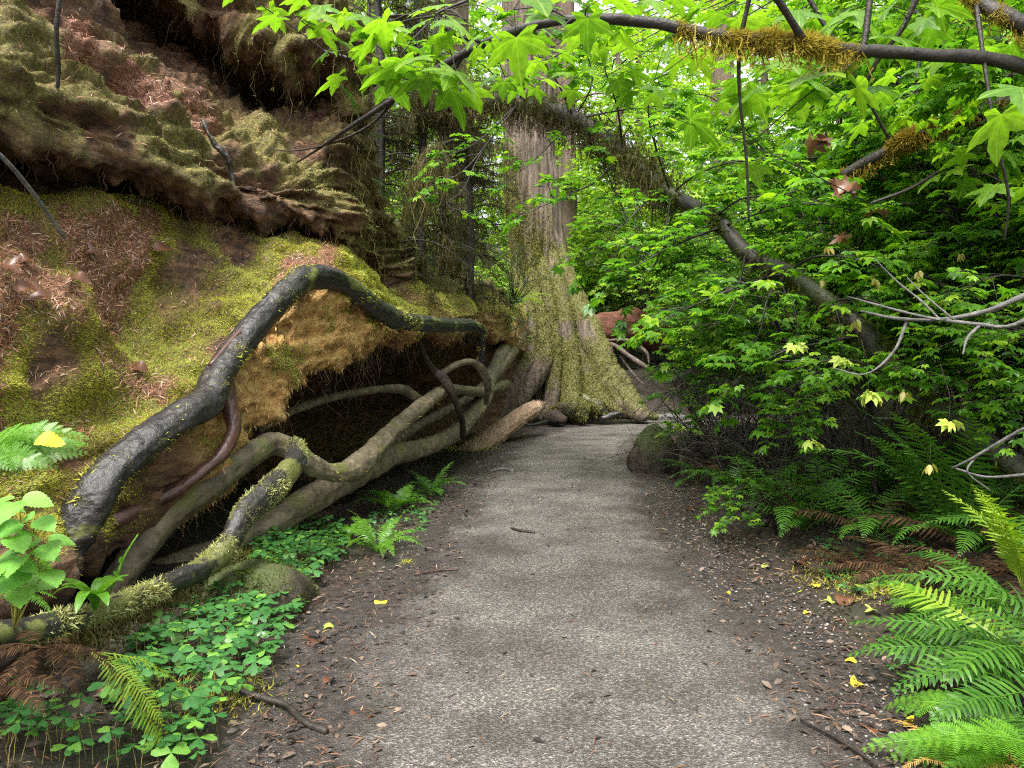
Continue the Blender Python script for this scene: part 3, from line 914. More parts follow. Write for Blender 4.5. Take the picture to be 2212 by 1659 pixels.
# ------------------------------------------------------------------ exposed roots
def build_root(seq, mat, label, name="exposed_root", moss=0.0, mossmat=None, seed=0, side=None, oval=.10, mosscount=0, hang=None, group="exposed roots over the hollow log", moss_where=None, ml=(.012, .035)):
    pts = PL(seq)
    rad = np.array([s[3] / F * s[2] for s in seq])
    org = pts[0].copy()
    v, f = tube(pts, rad, 40, 22, 0.11, seed, 6.0, oval, knob=.9, groove=.05)
    m = np.zeros(len(v))
    if moss:
        m = .75 * sstep(.28, .42, fbm(v, 5, 4, seed + 3) + moss - .35)
    mb = MB(); mb.add(v - org, f)
    o = mb.build(name, mat, loc=org, extra={"moss": m})
    tag(o, label, "root", group)
    if mosscount:
        mm = MB()
        fn = moss_where or (lambda c, _: sstep(-.1, .4, fbm(c, 3.2, 3, seed + 3) + moss - .3))
        moss_on(mm, v, f, mosscount, ml[0], ml[1], .26, fn, (.25, .65), .15)
        k = mm.build("moss", mossmat or M_MOSS, o, smooth=False, attr="tone", loc=-org)
        k.parent = o
        k.location = -org
        tag(k, kind="stuff")
    if hang:
        hm = MB(); a_, b_, n_ = hang
        tp = along(pts[a_:b_], n_, jit=.015)
        tp[:, 2] -= rad[a_:b_].mean() * .7
        hang_strands(hm, tp - org, rng.uniform(.03, .14, n_), rng.uniform(.3, .6, n_), .003, 7)
        tag(hm.build("hanging_moss", M_HANG, o, smooth=False, attr="tone"), kind="stuff")
    for sseq in side or ():
        sp = PL(sseq); sr = np.array([s[3] / F * s[2] for s in sseq])
        vv, ff = tube(sp, sr, 8, 8, .12, seed + 9, 12)
        b = MB(); b.add(vv - org, ff)
        b.build("side_root", M_ROOT_RED, o)
    return v, f


build_root([(110, 1235, 4.15, 50), (150, 1160, 4.15, 48), (215, 1055, 4.25, 44), (300, 965, 4.5, 40), (390, 900, 4.8, 36), (448, 868, 5.05, 34), (478, 800, 5.3, 35), (545, 710, 5.7, 34), (608, 642, 6.0, 31), (660, 602, 6.3, 27), (722, 604, 6.6, 21), (772, 634, 7.0, 20), (820, 672, 7.4, 20), (880, 695, 8.0, 17), (958, 702, 9.0, 14), (1030, 706, 9.9, 12), (1042, 745, 10.1, 9), (1038, 795, 10.2, 8)],
           M_ROOT_DARK, "thick wet black root arching over the log above its orange rotten face", moss=.12, seed=3, mosscount=2600, oval=.12,
           side=[[(455, 790, 5.2, 7), (520, 715, 5.5, 6), (590, 655, 5.85, 7), (640, 600, 6.15, 7), (672, 575, 6.4, 6)]])
build_root([(484, 815, 5.3, 19), (497, 880, 5.25, 19), (505, 925, 5.2, 18), (484, 975, 5.05, 16), (444, 1012, 4.95, 15), (392, 1052, 4.85, 15), (320, 1088, 4.75, 17), (235, 1130, 4.55, 20), (160, 1175, 4.5, 22)],
           M_ROOT_RED, "slim reddish root forking off the black arched root and looping below it", seed=5)
build_root([(225, 1300, 4.55, 34), (285, 1210, 4.75, 33), (355, 1120, 4.95, 33), (450, 1050, 5.25, 31), (530, 990, 5.55, 28), (588, 960, 5.8, 24), (635, 975, 5.95, 21), (680, 1008, 6.15, 21), (740, 1020, 6.5, 21), (795, 985, 7.0, 23), (850, 928, 7.8, 17), (918, 872, 9.0, 15), (968, 842, 10.0, 13), (1040, 846, 12.0, 12), (1090, 830, 15, 12)],
           M_ROOT_OLIVE, "pale olive root rising from the hollow, kinked like a knee, running along the opening", moss=.12, seed=7, mosscount=500)
build_root([(-150, 1415, 2.55, 40), (0, 1374, 2.9, 33), (120, 1350, 3.2, 29), (250, 1310, 3.6, 26), (350, 1268, 3.95, 25), (440, 1226, 4.3, 26), (490, 1180, 4.5, 27), (530, 1112, 4.7, 27), (590, 1052, 5.0, 24), (636, 1000, 5.4, 21), (640, 962, 5.75, 18)],
           M_ROOT_DARK, "dark root crusted with yellow moss, lowest across the sorrel bank", moss=.42, mossmat=M_MOSSPALE, seed=11, mosscount=11000, ml=(.01, .03), hang=(2, 6, 420))
build_root([(310, 1240, 5.35, 24), (420, 1200, 5.5, 24), (520, 1170, 5.8, 28), (620, 1110, 6.2, 33), (700, 1060, 6.7, 33), (770, 1020, 7.2, 32), (840, 985, 8.0, 24), (920, 965, 9.2, 18), (990, 930, 10.6, 17), (1040, 870, 12, 16), (1062, 808, 13.5, 14), (1090, 750, 15.5, 13), (1125, 680, 18.6, 13), (1160, 620, 19.6, 8)],
           M_ROOT_OLIVE, "long grey olive root sweeping from the ferns up to the big tree", moss=.14, seed=13, mosscount=600)
build_root([(700, 1075, 7.6, 14), (800, 1000, 8.9, 15), (880, 935, 10.0, 13), (960, 890, 11.2, 13), (1030, 850, 12.5, 13), (1085, 790, 14.5, 13), (1130, 715, 18.4, 13), (1165, 650, 19.6, 8)],
           M_ROOT_OLIVE, "shaded root half hidden in the hollow behind the long olive root", seed=17)
build_root([(905, 735, 9.3, 4), (918, 770, 9.4, 5), (938, 803, 9.6, 8), (955, 815, 9.6, 10), (972, 840, 9.6, 9), (986, 872, 9.7, 8), (998, 905, 9.9, 7), (1000, 945, 10.2, 6)],
           M_STUMP, "short dark knotted root hanging into the hollow like a hook", seed=19)
build_root([(945, 812, 9.9, 6), (985, 788, 10.0, 7), (1018, 782, 10.1, 8), (1042, 800, 10.2, 10), (1054, 835, 10.4, 7), (1050, 870, 10.8, 6)],
           M_ROOT_OLIVE, "small curled root bridging two dark stubs under the log end", seed=23)
build_root([(560, 925, 7.0, 10), (650, 880, 7.6, 9), (760, 850, 8.3, 9), (860, 840, 9.0, 10), (900, 860, 9.3, 9), (920, 880, 9.6, 7)],
           M_ROOT_OLIVE, "thin pale root snaking across the dark back of the hollow", seed=29)


# ------------------------------------------------------------------ the big buttressed tree at the bend
TX, TY = 1.31, 20.0


def build_big_tree():
    zs = np.concatenate([np.linspace(-0.25, 4, 110), np.linspace(4.1, 24, 120)])
    seg = 200
    th = np.linspace(0, 2 * PI, seg, endpoint=False)
    axx = np.interp(zs, [-.3, 0, 1.3, 2.46, 3.67, 4.88, 7.3, 10.9, 24], [0.10, 0.08, -.02, -.22, -.50, -.70, -.88, -.94, -1.1])
    rb = np.interp(zs, [-.3, 0, .6, 1.3, 2.46, 3.67, 4.88, 7.3, 10.9, 24], [.62, .62, .66, .72, .78, .76, .72, .66, .60, .42])
    lobes = [(-14, .75, .22, .9), (40, 1.4, .25, .8), (90, 1.5, .25, .9), (140, 1.4, .25, .9), (185, .7, .25, 1.2)]
    r = rb[:, None] * np.ones((1, seg))
    for (deg, reach, wd, hgt) in lobes:
        dth = (th - math.radians(deg) + PI) % (2 * PI) - PI
        twist = 0.0
        prof = np.exp(-(dth / wd) ** 2)
        r = r + reach * prof[None] * np.exp(-np.maximum(zs, -.1) / (hgt * .72))[:, None] * .9
        r = r + .07 * prof[None] * np.exp(-np.maximum(zs - 1, 0) / 3.0)[:, None]
    x = axx[:, None] + r * np.cos(th)[None]
    y = r * np.sin(th)[None]
    z = np.repeat(zs[:, None], seg, 1)
    # far lobes to the left of the trunk stand on the log, so the left ones end higher
    v = np.stack([x, y, z], -1).reshape(-1, 3)
    c = np.stack([np.repeat(axx[:, None], seg, 1), 0 * y, z], -1).reshape(-1, 3)
    n = v - c; n /= np.linalg.norm(n, axis=1, keepdims=True)
    q = v.copy()
    fiss = 1 - np.abs(fbm(q, 3.4, 4, 61, (1.5, 1.5, .16)))
    flu = np.cos(np.arctan2(n[:, 1], n[:, 0]) * 11 + 1.3 * fbm(q, .4, 2, 64, (1, 1, .4))) * np.exp(-np.maximum(q[:, 2] - 2.5, 0) / 2.2)
    d = 0.12 * (fiss - .8) + .05 * flu + .05 * fbm(q, 1.0, 3, 63) + .04 * fbm(q, 2.2, 3, 66, (1.6, 1.6, .2))
    v = v + n * d[:, None]
    i = np.arange(len(zs) - 1)[:, None] * seg; j = np.arange(seg)[None]; k = (j + 1) % seg
    f = np.stack([i + j, i + k, i + seg + k, i + seg + j], -1).reshape(-1, 4)
    f = np.vstack([f[:, [0, 1, 2]], f[:, [0, 2, 3]]])
    ang = np.arctan2(n[:, 1], n[:, 0])
    front_right = np.clip(np.cos(ang - math.radians(-20)), 0, 1)
    left = np.clip(np.cos(ang - math.radians(200)), 0, 1)
    mz = fbm(v, 1.6, 4, 67, (1.4, 1.4, .4))
    moss = sstep(5.0, 2.2, v[:, 2] + 1.3 * mz - 2.6 * left - .5 * flu) * (.55 + .45 * flu) * sstep(-.75, -.1, mz + .25) * sstep(-.15, .35, v[:, 2])
    tree = empty("conifer_tree", (TX, TY, 0), 0, "massive buttressed conifer where the path bends, lower trunk coated in yellow green moss", "tree")
    mb = MB(); mb.add(v, f)
    mb.build("trunk", M_TRUNK, tree, extra={"moss": moss * .85})
    vw = v + np.array([TX, TY, 0])
    cnt = 60000
    vis = (vw[f].mean(1)[:, 2] < 7) & (n[f].mean(1)[:, 1] < .35)
    p, nn, idx = sample_tris(v, f, cnt, moss[f].mean(1) * vis)
    yv = nn * .7 + rand_unit(cnt) * .8 + np.array([0, 0, -.3])
    mm = MB()
    tv = np.array([[-.16, 0, 0], [.16, 0, 0], [0.02, 1, .12]])
    tone = np.clip(.35 + .3 * fbm(p, 2.5, 3, 71) + rng.normal(0, .08, cnt), 0, .75)
    scatter(mm, tv, np.array([[0, 1, 2]]), basis(yv, rand_unit(cnt)), p, rng.uniform(.03, .085, cnt), tone)
    tag(mm.build("moss", M_TREEMOSS, tree, smooth=False, attr="tone"), kind="stuff")
    off = np.array([TX, TY, 0])

    def rootpart(seq, mat, sd, rough=.12, mossy=0.0):
        pts = PL(seq) - off
        rad = np.array([s[3] / F * s[2] for s in seq])
        vv, ff = tube(pts, rad, 14, 9, rough, sd, 3.5, .12, knob=.8)
        b = MB(); b.add(vv, ff)
        mo = mossy * sstep(.0, .5, fbm(vv, 2.5, 3, sd) + .3) * np.ones(len(vv))
        b.build("root", mat, tree, extra={"moss": mo})
        if mossy:
            m2 = MB()
            moss_on(m2, vv, ff, 2600, .03, .08, .3, lambda c, _: sstep(-.2, .3, fbm(c, 2.5, 3, sd) + .2), (.2, .6), .3)
            tag(m2.build("moss", M_TREEMOSS, tree, smooth=False, attr="tone"), kind="stuff")
    def col_(seq):
        return [(734 + x * .7714, 216 + y * .7714, d, r * .7714) for (x, y, d, r) in seq]

    def buttress(seq, sd, lo, hi, name="buttress_root"):
        """A flange of the trunk; moss grows on it between heights lo and hi."""
        q = col_(seq)
        pts = PL(q) - off
        rad = np.array([k[3] / F * k[2] for k in q])
        vv, ff = tube(pts, rad, 30, 16, .10, sd, 2.6, .10, knob=.9, groove=.05)
        mo = sstep(lo, lo + .5, vv[:, 2] + .35 * fbm(vv, 2, 3, sd)) * sstep(-.55, .0, fbm(vv, 2.2, 4, sd + 1) + .40)
        b = MB(); b.add(vv, ff)
        p = b.build(name, M_TRUNK, tree, extra={"moss": mo * .85})
        m2 = MB()
        n_ = 9000
        nz = np.cross(vv[ff[:, 1]] - vv[ff[:, 0]], vv[ff[:, 2]] - vv[ff[:, 0]])
        p_, nn_, ix = sample_tris(vv, ff, n_, np.maximum(mo[ff].mean(1), 1e-6))
        y_ = nn_ * .7 + rand_unit(n_) * .8 + np.array([0, 0, -.3])
        tn = np.clip(.38 + .3 * fbm(p_, 2.5, 3, 71) + rng.normal(0, .1, n_), 0, .6)
        scatter(m2, tv, np.array([[0, 1, 2]]), basis(y_, rand_unit(n_)), p_, rng.uniform(.025, .07, n_), tn)
        tag(m2.build("moss", M_TREEMOSS, p, smooth=False, attr="tone"), kind="stuff")
    buttress([(488, 420, 19.9, 10), (500, 520, 19.5, 20), (520, 600, 19.0, 30), (532, 670, 18.7, 34), (520, 740, 18.4, 33), (488, 800, 18.1, 32), (448, 862, 17.8, 30), (425, 900, 17.6, 26)], 101, 1.3, 9)
    buttress([(525, 400, 19.8, 10), (545, 520, 19.3, 22), (570, 610, 18.9, 28), (578, 680, 18.6, 29), (566, 745, 18.3, 28), (534, 800, 18.1, 27), (498, 850, 17.9, 25), (470, 890, 17.8, 20)], 102, 1.2, 9)
    buttress([(560, 390, 19.6, 10), (584, 520, 19.1, 22), (601, 630, 18.8, 24), (604, 720, 18.6, 24), (598, 800, 18.4, 23), (588, 860, 18.2, 21), (572, 900, 18.1, 16)], 103, .9, 9)
    buttress([(585, 380, 19.6, 10), (610, 500, 19.1, 22), (632, 620, 18.8, 26), (644, 710, 18.6, 27), (648, 790, 18.4, 27), (650, 850, 18.1, 26), (655, 890, 17.9, 20)], 104, -.1, 9)
    buttress([(598, 360, 19.9, 10), (622, 450, 19.6, 24), (652, 550, 19.3, 36), (690, 660, 19.0, 46), (728, 745, 18.7, 46), (778, 815, 18.4, 38), (822, 862, 18.1, 30), (856, 892, 18.0, 18)], 105, .1, 9)
    buttress([(640, 560, 19.3, 16), (668, 680, 18.9, 28), (690, 770, 18.6, 30), (722, 830, 18.3, 26), (772, 864, 18.1, 18), (812, 880, 18.0, 10)], 106, .05, 9)
    buttress([(470, 560, 19.9, 12), (478, 640, 19.4, 24), (492, 700, 19.0, 24), (470, 770, 18.6, 22), (430, 830, 18.2, 20), (395, 880, 17.9, 18)], 107, 1.4, 9)
    rootpart([(1160, 800, 19.0, 11), (1163, 850, 18.9, 12), (1166, 910, 18.8, 12)], M_ROOT_OLIVE, 104, .1)
    rootpart([(1148, 830, 19.1, 8), (1150, 870, 19.0, 9), (1150, 915, 18.9, 9)], M_ROOT_OLIVE, 105, .1)
    rootpart([(1190, 893, 17.9, 12), (1212, 886, 17.7, 17), (1236, 884, 17.6, 19), (1252, 890, 17.6, 15), (1262, 905, 17.6, 9)], M_STUMP, 106, .45, .5)
    rootpart([(1180, 908, 17.6, 9), (1200, 902, 17.4, 12), (1222, 908, 17.3, 9)], M_STUMP, 107, .45)
    rootpart([(1255, 862, 18.3, 14), (1290, 878, 18.2, 16), (1330, 888, 18.2, 15), (1380, 897, 18.3, 11), (1420, 903, 18.4, 6)], M_ROOT_DARK, 108, .25, .5)
    rootpart([(1180, 912, 17.3, 5), (1150, 918, 16.8, 4), (1120, 914, 16.7, 3)], M_ROOT_DARK, 109, .2)
    rootpart([(1300, 905, 17.7, 5), (1335, 893, 17.7, 6), (1352, 900, 17.8, 4)], M_ROOT_DARK, 110, .3)


build_big_tree()


# ------------------------------------------------------------------ leaves
def palmate(tips, sinus=.55, shoulder=True, droop=.12, fold=.05):
    """Palmate leaf: tips = (angle from the axis in degrees, length); petiole at the origin, axis along +y."""
    out = []
    for k, (a, L) in enumerate(tips):
        if k:
            pa, pL = tips[k - 1]
            out.append(((a + pa) / 2, sinus * (L + pL) / 2, fold))
        if shoulder:
            w = (tips[1][0] - tips[0][0]) * .22
            out.append((a - w, L * .78, -.02))
            out.append((a, L, -droop * L))
            out.append((a + w, L * .78, -.02))
        else:
            out.append((a, L, -droop * L))
    v = [[0, 0, 0]]
    for a, L, z in out:
        v.append([math.sin(math.radians(a)) * L, math.cos(math.radians(a)) * L, z])
    n = len(out)
    f = [[0, k + 2, k + 1] for k in range(n - 1)]
    return np.array(v), np.array(f)


VINE_TIPS = [(-132, .46), (-88, .72), (-44, .93), (0, 1.0), (44, .93), (88, .72), (132, .46)]
LEAF_VINE = palmate(VINE_TIPS, .62, False, .16, .04)
LEAF_VINE2 = palmate(VINE_TIPS, .60, True, .22, .06)
BIG_TIPS = [(-118, .52), (-58, .86), (0, 1.0), (58, .86), (118, .52)]
LEAF_BIG = palmate(BIG_TIPS, .50, True, .20, .05)


def big_leaf_template():
    """Bigleaf maple: five deep lobes, toothed, the blade curved and ribbed."""
    tips = BIG_TIPS
    out = []
    ax_ = [t_[0] for t_ in tips]
    for k, (a, L) in enumerate(tips):
        if k:
            pa, pL = tips[k - 1]
            out.append(((a + pa) / 2, .46 * (L + pL) / 2, .0))
        w = 10
        out += [(a - 19, L * .66, .02), (a - 11, L * .74, .02), (a - 8, L * .84, .0), (a, L, 0), (a + 8, L * .84, 0), (a + 11, L * .74, .02), (a + 19, L * .66, .02)]
    n = len(out)
    v, ve = [[0, 0, 0]], [1.0]
    for s in (.35, .7, 1.0):
        for (a, L, z) in out:
            r = L * s
            rib = .03 * math.cos(math.radians(a) * 6.2) * s
            on = a in ax_
            v.append([math.sin(math.radians(a)) * r, math.cos(math.radians(a)) * r, rib - .30 * r * r - (.012 if on else 0)])
            ve.append(1.0 if on else 0.0)
    f = [[0, k + 2, k + 1] for k in range(n - 1)]
    for ring in range(2):
        o = 1 + ring * n
        for k in range(n - 1):
            f += [[o + k, o + k + 1, o + n + k + 1], [o + k, o + n + k + 1, o + n + k]]
    return np.array(v), np.array(f), np.array(ve)


LEAF_MAPLE = big_leaf_template()


def leaf_basis(dirs, tilt=.3, r=None):
    n = len(dirs)
    up = np.column_stack([rng.normal(0, tilt, n), rng.normal(0, tilt, n), np.ones(n)])
    return basis(dirs, up)


class Foliage:
    """Collects leaves and twigs of one plant."""

    def __init__(self):
        self.pos, self.dir, self.size = [], [], []
        self.tw = MB()

    def spray(self, base, dirv, L, nodes, size, droop=.25, spread=55, r0=.005):
        """A twig with opposite pairs of leaves."""
        dirv = np.asarray(dirv, float); dirv = dirv / np.linalg.norm(dirv)
        t = np.linspace(0, 1, 6)[:, None]
        bend = rng.normal(0, .12, 3) * L
        pts = base + dirv * L * t + np.array([0, 0, -droop * L]) * t ** 2 + bend * t ** 2
        self.tw.add(*tube(pts, np.linspace(r0, r0 * .35, 6), 3, cap=False))
        side = np.cross(dirv, [0, 0, 1.0]); side /= np.linalg.norm(side) + 1e-9
        for k in range(nodes):
            s = .25 + .75 * (k + 1) / nodes
            p = pts[0] + (pts[-1] - pts[0]) * s + bend * (s * s - s) + np.array([0, 0, -droop * L]) * (s * s - s)
            for sg in (-1, 1):
                a = math.radians(spread + rng.normal(0, 16))
                d = dirv * math.cos(a) + side * sg * math.sin(a) + np.array([0, 0, rng.normal(-.12, .22)])
                pl = size * rng.uniform(.5, 1.0)
                q = p + d / np.linalg.norm(d) * pl
                self.tw.add(*tube(np.array([p, q]), [.0016, .0012], 3, cap=False))
                self.pos.append(q); self.dir.append(d + np.array([0, 0, -.22])); self.size.append(size * rng.uniform(.55, 1.2))
        self.pos.append(pts[-1]); self.dir.append(dirv + np.array([0, 0, -.35])); self.size.append(size * rng.uniform(.8, 1.2))

    def branch(self, pts, rad, sprays, L=.55, nodes=4, size=.07, start=.25, seg=5, outward=.9, up=.12):
        pts = np.asarray(pts, float)
        self.tw.add(*tube(pts, rad, seg, 4, .08, 1, 9, cap=False))
        c = crom(pts, 12)
        t = np.gradient(c, axis=0)
        for k in range(sprays):
            s = int((start + (1 - start) * (k + rng.random()) / sprays) * (len(c) - 1))
            d = t[s] / np.linalg.norm(t[s])
            a = rng.choice([-1, 1]) * rng.uniform(.4, 1.25)
            h = np.array([d[0] * math.cos(a) - d[1] * math.sin(a), d[0] * math.sin(a) + d[1] * math.cos(a), 0])
            h = h / (np.linalg.norm(h) + 1e-6) * outward + np.array([0, 0, up + rng.normal(0, .18)])
            self.spray(c[s], h, L * rng.uniform(.6, 1.3), nodes, size)
        self.spray(c[-1], t[-1], L * .8, nodes, size)

    def leaves(self, mat, templates, tilt=.28, parent=None, name="crown", off=None):
        mb = MB()
        pos, dr, sz = np.array(self.pos), np.array(self.dir), np.array(self.size)
        if off is not None:
            pos = pos - off
        which = rng.integers(0, len(templates), len(pos))
        M = leaf_basis(dr, tilt)
        for k, t_ in enumerate(templates):
            m = which == k
            if m.any():
                scatter(mb, t_[0], t_[1], M[m], pos[m], sz[m])
                if len(t_) > 2:
                    mb.a[-1] = np.tile(t_[2], m.sum())
        return mb.mesh(name, mat, smooth=False, attr="vein")


def vine_maple_meshes(h, stems, reach, size, seed):
    """One vine maple with its own branching, about its base."""
    fo = Foliage()
    for s in range(stems):
        a = 2 * PI * s / stems + rng.uniform(-.5, .5)
        R = reach * rng.uniform(.5, 1.1)
        H = h * rng.uniform(.7, 1.1)
        t = np.linspace(0, 1, 6)
        pts = np.column_stack([np.cos(a) * R * t ** 1.6, np.sin(a) * R * t ** 1.6, H * (1 - (1 - t) ** 1.7)])
        pts += rng.normal(0, .06, pts.shape) * t[:, None]
        fo.tw.add(*tube(pts, np.linspace(.028, .006, 6), 5, 5, .1, seed, 6, cap=False))
        c = crom(pts, 10)
        nb = rng.integers(8, 12)
        for b in range(nb):
            k = int((.22 + .78 * (b + rng.random()) / nb) * (len(c) - 1))
            aa = a + rng.uniform(-1.7, 1.7)
            L = rng.uniform(.5, 1.15) * (1.15 - .5 * k / len(c))
            e = c[k] + np.array([math.cos(aa) * L, math.sin(aa) * L, rng.uniform(-.12, .32) * L])
            mid = (c[k] + e) / 2 + np.array([0, 0, .10 * L])
            fo.branch([c[k], mid, e], [.009, .006, .003], rng.integers(4, 7), .48, rng.integers(3, 5), size, .2, 4)
    return fo


def plant_things(fo, name, label, cat, loc, rz=0, mat=None, templates=None, group=None, scale=1.0, tilt=.28, twigmat=None):
    o = empty(name, loc, rz, label, cat, group)
    o.scale = (scale,) * 3
    cm = fo.leaves(mat, templates, tilt)
    c = bpy.data.objects.new("crown", cm); col.objects.link(c); c.parent = o
    s = fo.tw.build("stems", twigmat or M_TWIG, o)
    return o


VM = []
for k, (h, st, re, sz) in enumerate([(3.4, 7, 1.5, .094), (4.4, 7, 1.7, .10), (2.6, 7, 1.3, .088), (4.9, 8, 2.0, .115)]):
    VM.append(vine_maple_meshes(h, st, re, sz, 200 + k))
protos = {}


def put_shrub(kind, x, y, rz, sc, label, group, dz=0.0, mat=M_VINE):
    z = float(ground_z(x, y)) + dz
    key = (kind, mat.name)
    if key not in protos:
        o = plant_things(VM[kind], "vine_maple", label, "shrub", (x, y, z), rz, mat, [LEAF_VINE, LEAF_VINE2], group, sc)
        protos[key] = o
    else:
        o = copy_tree(protos[key])
        o.location = (x, y, z); o.rotation_euler = (0, 0, rz); o.scale = (sc,) * 3
        tag(o, label, "shrub", group)
    return o


GV = "vine maples along the path"
SHRUBS = [
    (1, 4.6, 6.7, .3, 1.0, "tall vine maple standing over the sword ferns, pods hanging in its twigs"),
    (0, 3.6, 9.0, 1.2, 1.0, "vine maple with layered wet leaves behind the leaning mossy trunk"),
    (1, 4.3, 10.2, 2.2, 1.05, "dense vine maple above the tangle of dead black twigs"),
    (2, 3.7, 11.3, 3.1, 1.0, "low vine maple whose leaves reach the gravel behind the mossy stump"),
    (0, 4.7, 13.6, .8, 1.1, "vine maple hiding the far bend of the path"),
    (3, 5.4, 8.2, 1.9, 1.0, "tall vine maple deep in the thicket under the golden mossy branch"),
    (3, 5.6, 12.0, 4.0, 1.05, "tall yellow green vine maple rising behind the thicket"),
    (1, 5.0, 5.4, 5.0, .95, "vine maple beside the grey lichened dead branch"),
    (3, 6.8, 10.0, 2.6, 1.1, "big vine maple closing the thicket beneath the brown moss bough"),
    (0, 6.1, 15.6, 1.0, 1.2, "vine maple drooping beside the red broken log"),
    (2, 4.1, 5.5, 2.0, .8, "short vine maple rooted among the arching sword ferns"),
    (2, 4.6, 7.0, 4.4, 1.1, "low vine maple under the leaning trunk, seed pods among the leaves"),
]
for (k, x, y, rz, sc, lab) in SHRUBS:
    put_shrub(k, x, y, rz, sc, lab, GV)

GF = "bright maples in the woods beyond"
LF = "sunlit maple shrub in the bright woods beyond the bend"
FARS = [(6, 22), (5.0, 25), (8.5, 20), (10, 24), (12, 18), (4.8, 28), (8, 29), (12, 29), (15, 24), (1.2, 27), (-1.8, 25), (-4.2, 24), (-6.5, 22), (-3, 30), (1.5, 33), (6, 35), (11, 36), (16, 33), (-8, 28), (-6, 36), (0, 40), (10, 18.5), (7.2, 25.5), (2.8, 30), (-9, 21), (13.5, 14), (10.5, 13), (18, 20), (-12, 30)]
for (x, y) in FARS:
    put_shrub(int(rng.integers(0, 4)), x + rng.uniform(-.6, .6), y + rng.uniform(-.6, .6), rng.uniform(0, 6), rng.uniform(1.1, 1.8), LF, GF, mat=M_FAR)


# taller broadleaf trees far back, each trunk and crown
def big_crown(seed, h):
    fo = Foliage()
    for b in range(26):
        z = h * (.18 + .8 * b / 26)
        a = b * 2.4
        L = 3.4 * (1 - .45 * b / 26) * rng.uniform(.7, 1.1)
        s = np.array([0, 0, z]); e = s + np.array([math.cos(a) * L, math.sin(a) * L, L * rng.uniform(-.15, .3)])
        fo.branch([s, (s + e) / 2 + np.array([0, 0, .3]), e], [.05, .03, .01], 13, 1.15, 4, .17, .12, 4)
    return fo


BC = big_crown(5, 13)
protoT = None
FT = [(9, 27), (4.5, 33), (-2.5, 33), (14, 31), (-9, 33), (1, 45), (9, 46), (18, 42), (-8, 46), (20, 28), (-15, 40), (26, 40), (6.5, 40), (13, 22.5), (-5, 28), (-14, 26), (17, 16)]
for (x, y) in FT:
    z = float(ground_z(x, y))
    if protoT is None:
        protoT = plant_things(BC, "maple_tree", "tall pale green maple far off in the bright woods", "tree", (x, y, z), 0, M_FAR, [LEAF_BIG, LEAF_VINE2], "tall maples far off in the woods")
        mb = MB(); mb.add(*tube(np.array([[0, 0, -.3], [.1, 0, 4], [-.1, .1, 9], [0, 0, 13]]), [.26, .2, .14, .04], 10, 6, .1, 3, 3))
        mb.build("trunk", M_FARTRUNK, protoT)
    else:
        o = copy_tree(protoT)
        o.location = (x, y, z); o.rotation_euler = (0, 0, rng.uniform(0, 6)); o.scale = (rng.uniform(.9, 1.35),) * 3

def arch_crown(h, seed, leaf, nb, L0, zlo):
    fo = Foliage()
    for b in range(nb):
        z = h * (zlo + (1 - zlo) * b / nb)
        a = b * 2.4 + .4
        L = L0 * (1 - .35 * b / nb) * rng.uniform(.7, 1.1)
        s_ = np.array([0, 0, z]); e = s_ + np.array([math.cos(a) * L, math.sin(a) * L, L * rng.uniform(-.12, .25)])
        fo.branch([s_, (s_ + e) / 2 + np.array([0, 0, .3]), e], [.035, .02, .006], 12, .7, 3, leaf, .22, 5)
    return fo


AC = arch_crown(8.5, 7, .135, 30, 3.2, .30)
protoA = None
for (x, y, rz, sc, lab) in ((5.6, 8.8, .2, 1.0, "broadleaf maple arching lime green leaves from the thicket over the path"), (6.8, 12.8, 2.0, 1.1, "broadleaf maple beyond, its crown closing over the bend"), (7.6, 7.0, 4.1, 1.1, "broadleaf maple deep at the edge of the thicket")):
    z = float(ground_z(x, y))
    if protoA is None:
        protoA = plant_things(AC, "maple_tree", lab, "tree", (x, y, z), rz, M_BIG, [LEAF_BIG, LEAF_VINE2], "broadleaf maples over the thicket", sc)
        mb = MB(); mb.add(*tube(np.array([[0, 0, -.3], [.06, 0, 2.5], [-.08, .1, 5.5], [0, 0, 8.5]]), [.11, .09, .06, .02], 10, 8, .15, 3, 5))
        mb.build("trunk", M_TWIG, protoA)
    else:
        o = copy_tree(protoA); o.location = (x, y, z); o.rotation_euler = (0, 0, rz); o.scale = (sc,) * 3
        tag(o, lab)

# conifer trunks in the woods behind
for (px, d, w, lab) in ((1222, 27, 40, "dark conifer trunk showing just beside the big mossy tree"), (1182, 34, 58, "grey brown conifer trunk far behind the hanging moss"),
                        (735, 13.5, 30, "slim reddish trunk rising behind the mossy log top"), (985, 30, 60, "shaded conifer trunk behind the moss curtain"),
                        (1560, 34, 55, "brown conifer trunk lost in the bright leaves over the red log"), (2080, 24, 70, "dim conifer trunk deep behind the vine maples")):
    b = P(px, 780, d); gz = float(ground_z(b[0], b[1]))
    o = empty("conifer_tree", (b[0], b[1], gz), 0, lab, "tree")
    r = w / F * d / 2
    mb = MB()
    v, f = tube(np.array([[0, 0, -.4], [0, 0, .6], [.05, 0, 6], [0, .05, 14], [0, 0, 26]]), [r * 1.5, r * 1.15, r, r * .85, r * .5], 28, 14, .10, px, 2.5)
    mb.add(v, f); mb.build("trunk", M_FARTRUNK, o)
    for k in range(5):
        a = rng.uniform(0, 6.28); z0 = rng.uniform(6, 14); L = rng.uniform(1.5, 3)
        m2 = MB()
        m2.add(*tube(np.array([[0, 0, z0], [math.cos(a) * L * .5, math.sin(a) * L * .5, z0 + .1], [math.cos(a) * L, math.sin(a) * L, z0 - .6]]), [.05, .03, .01], 5, 4))
        m2.build("bough", M_FARTRUNK, o)

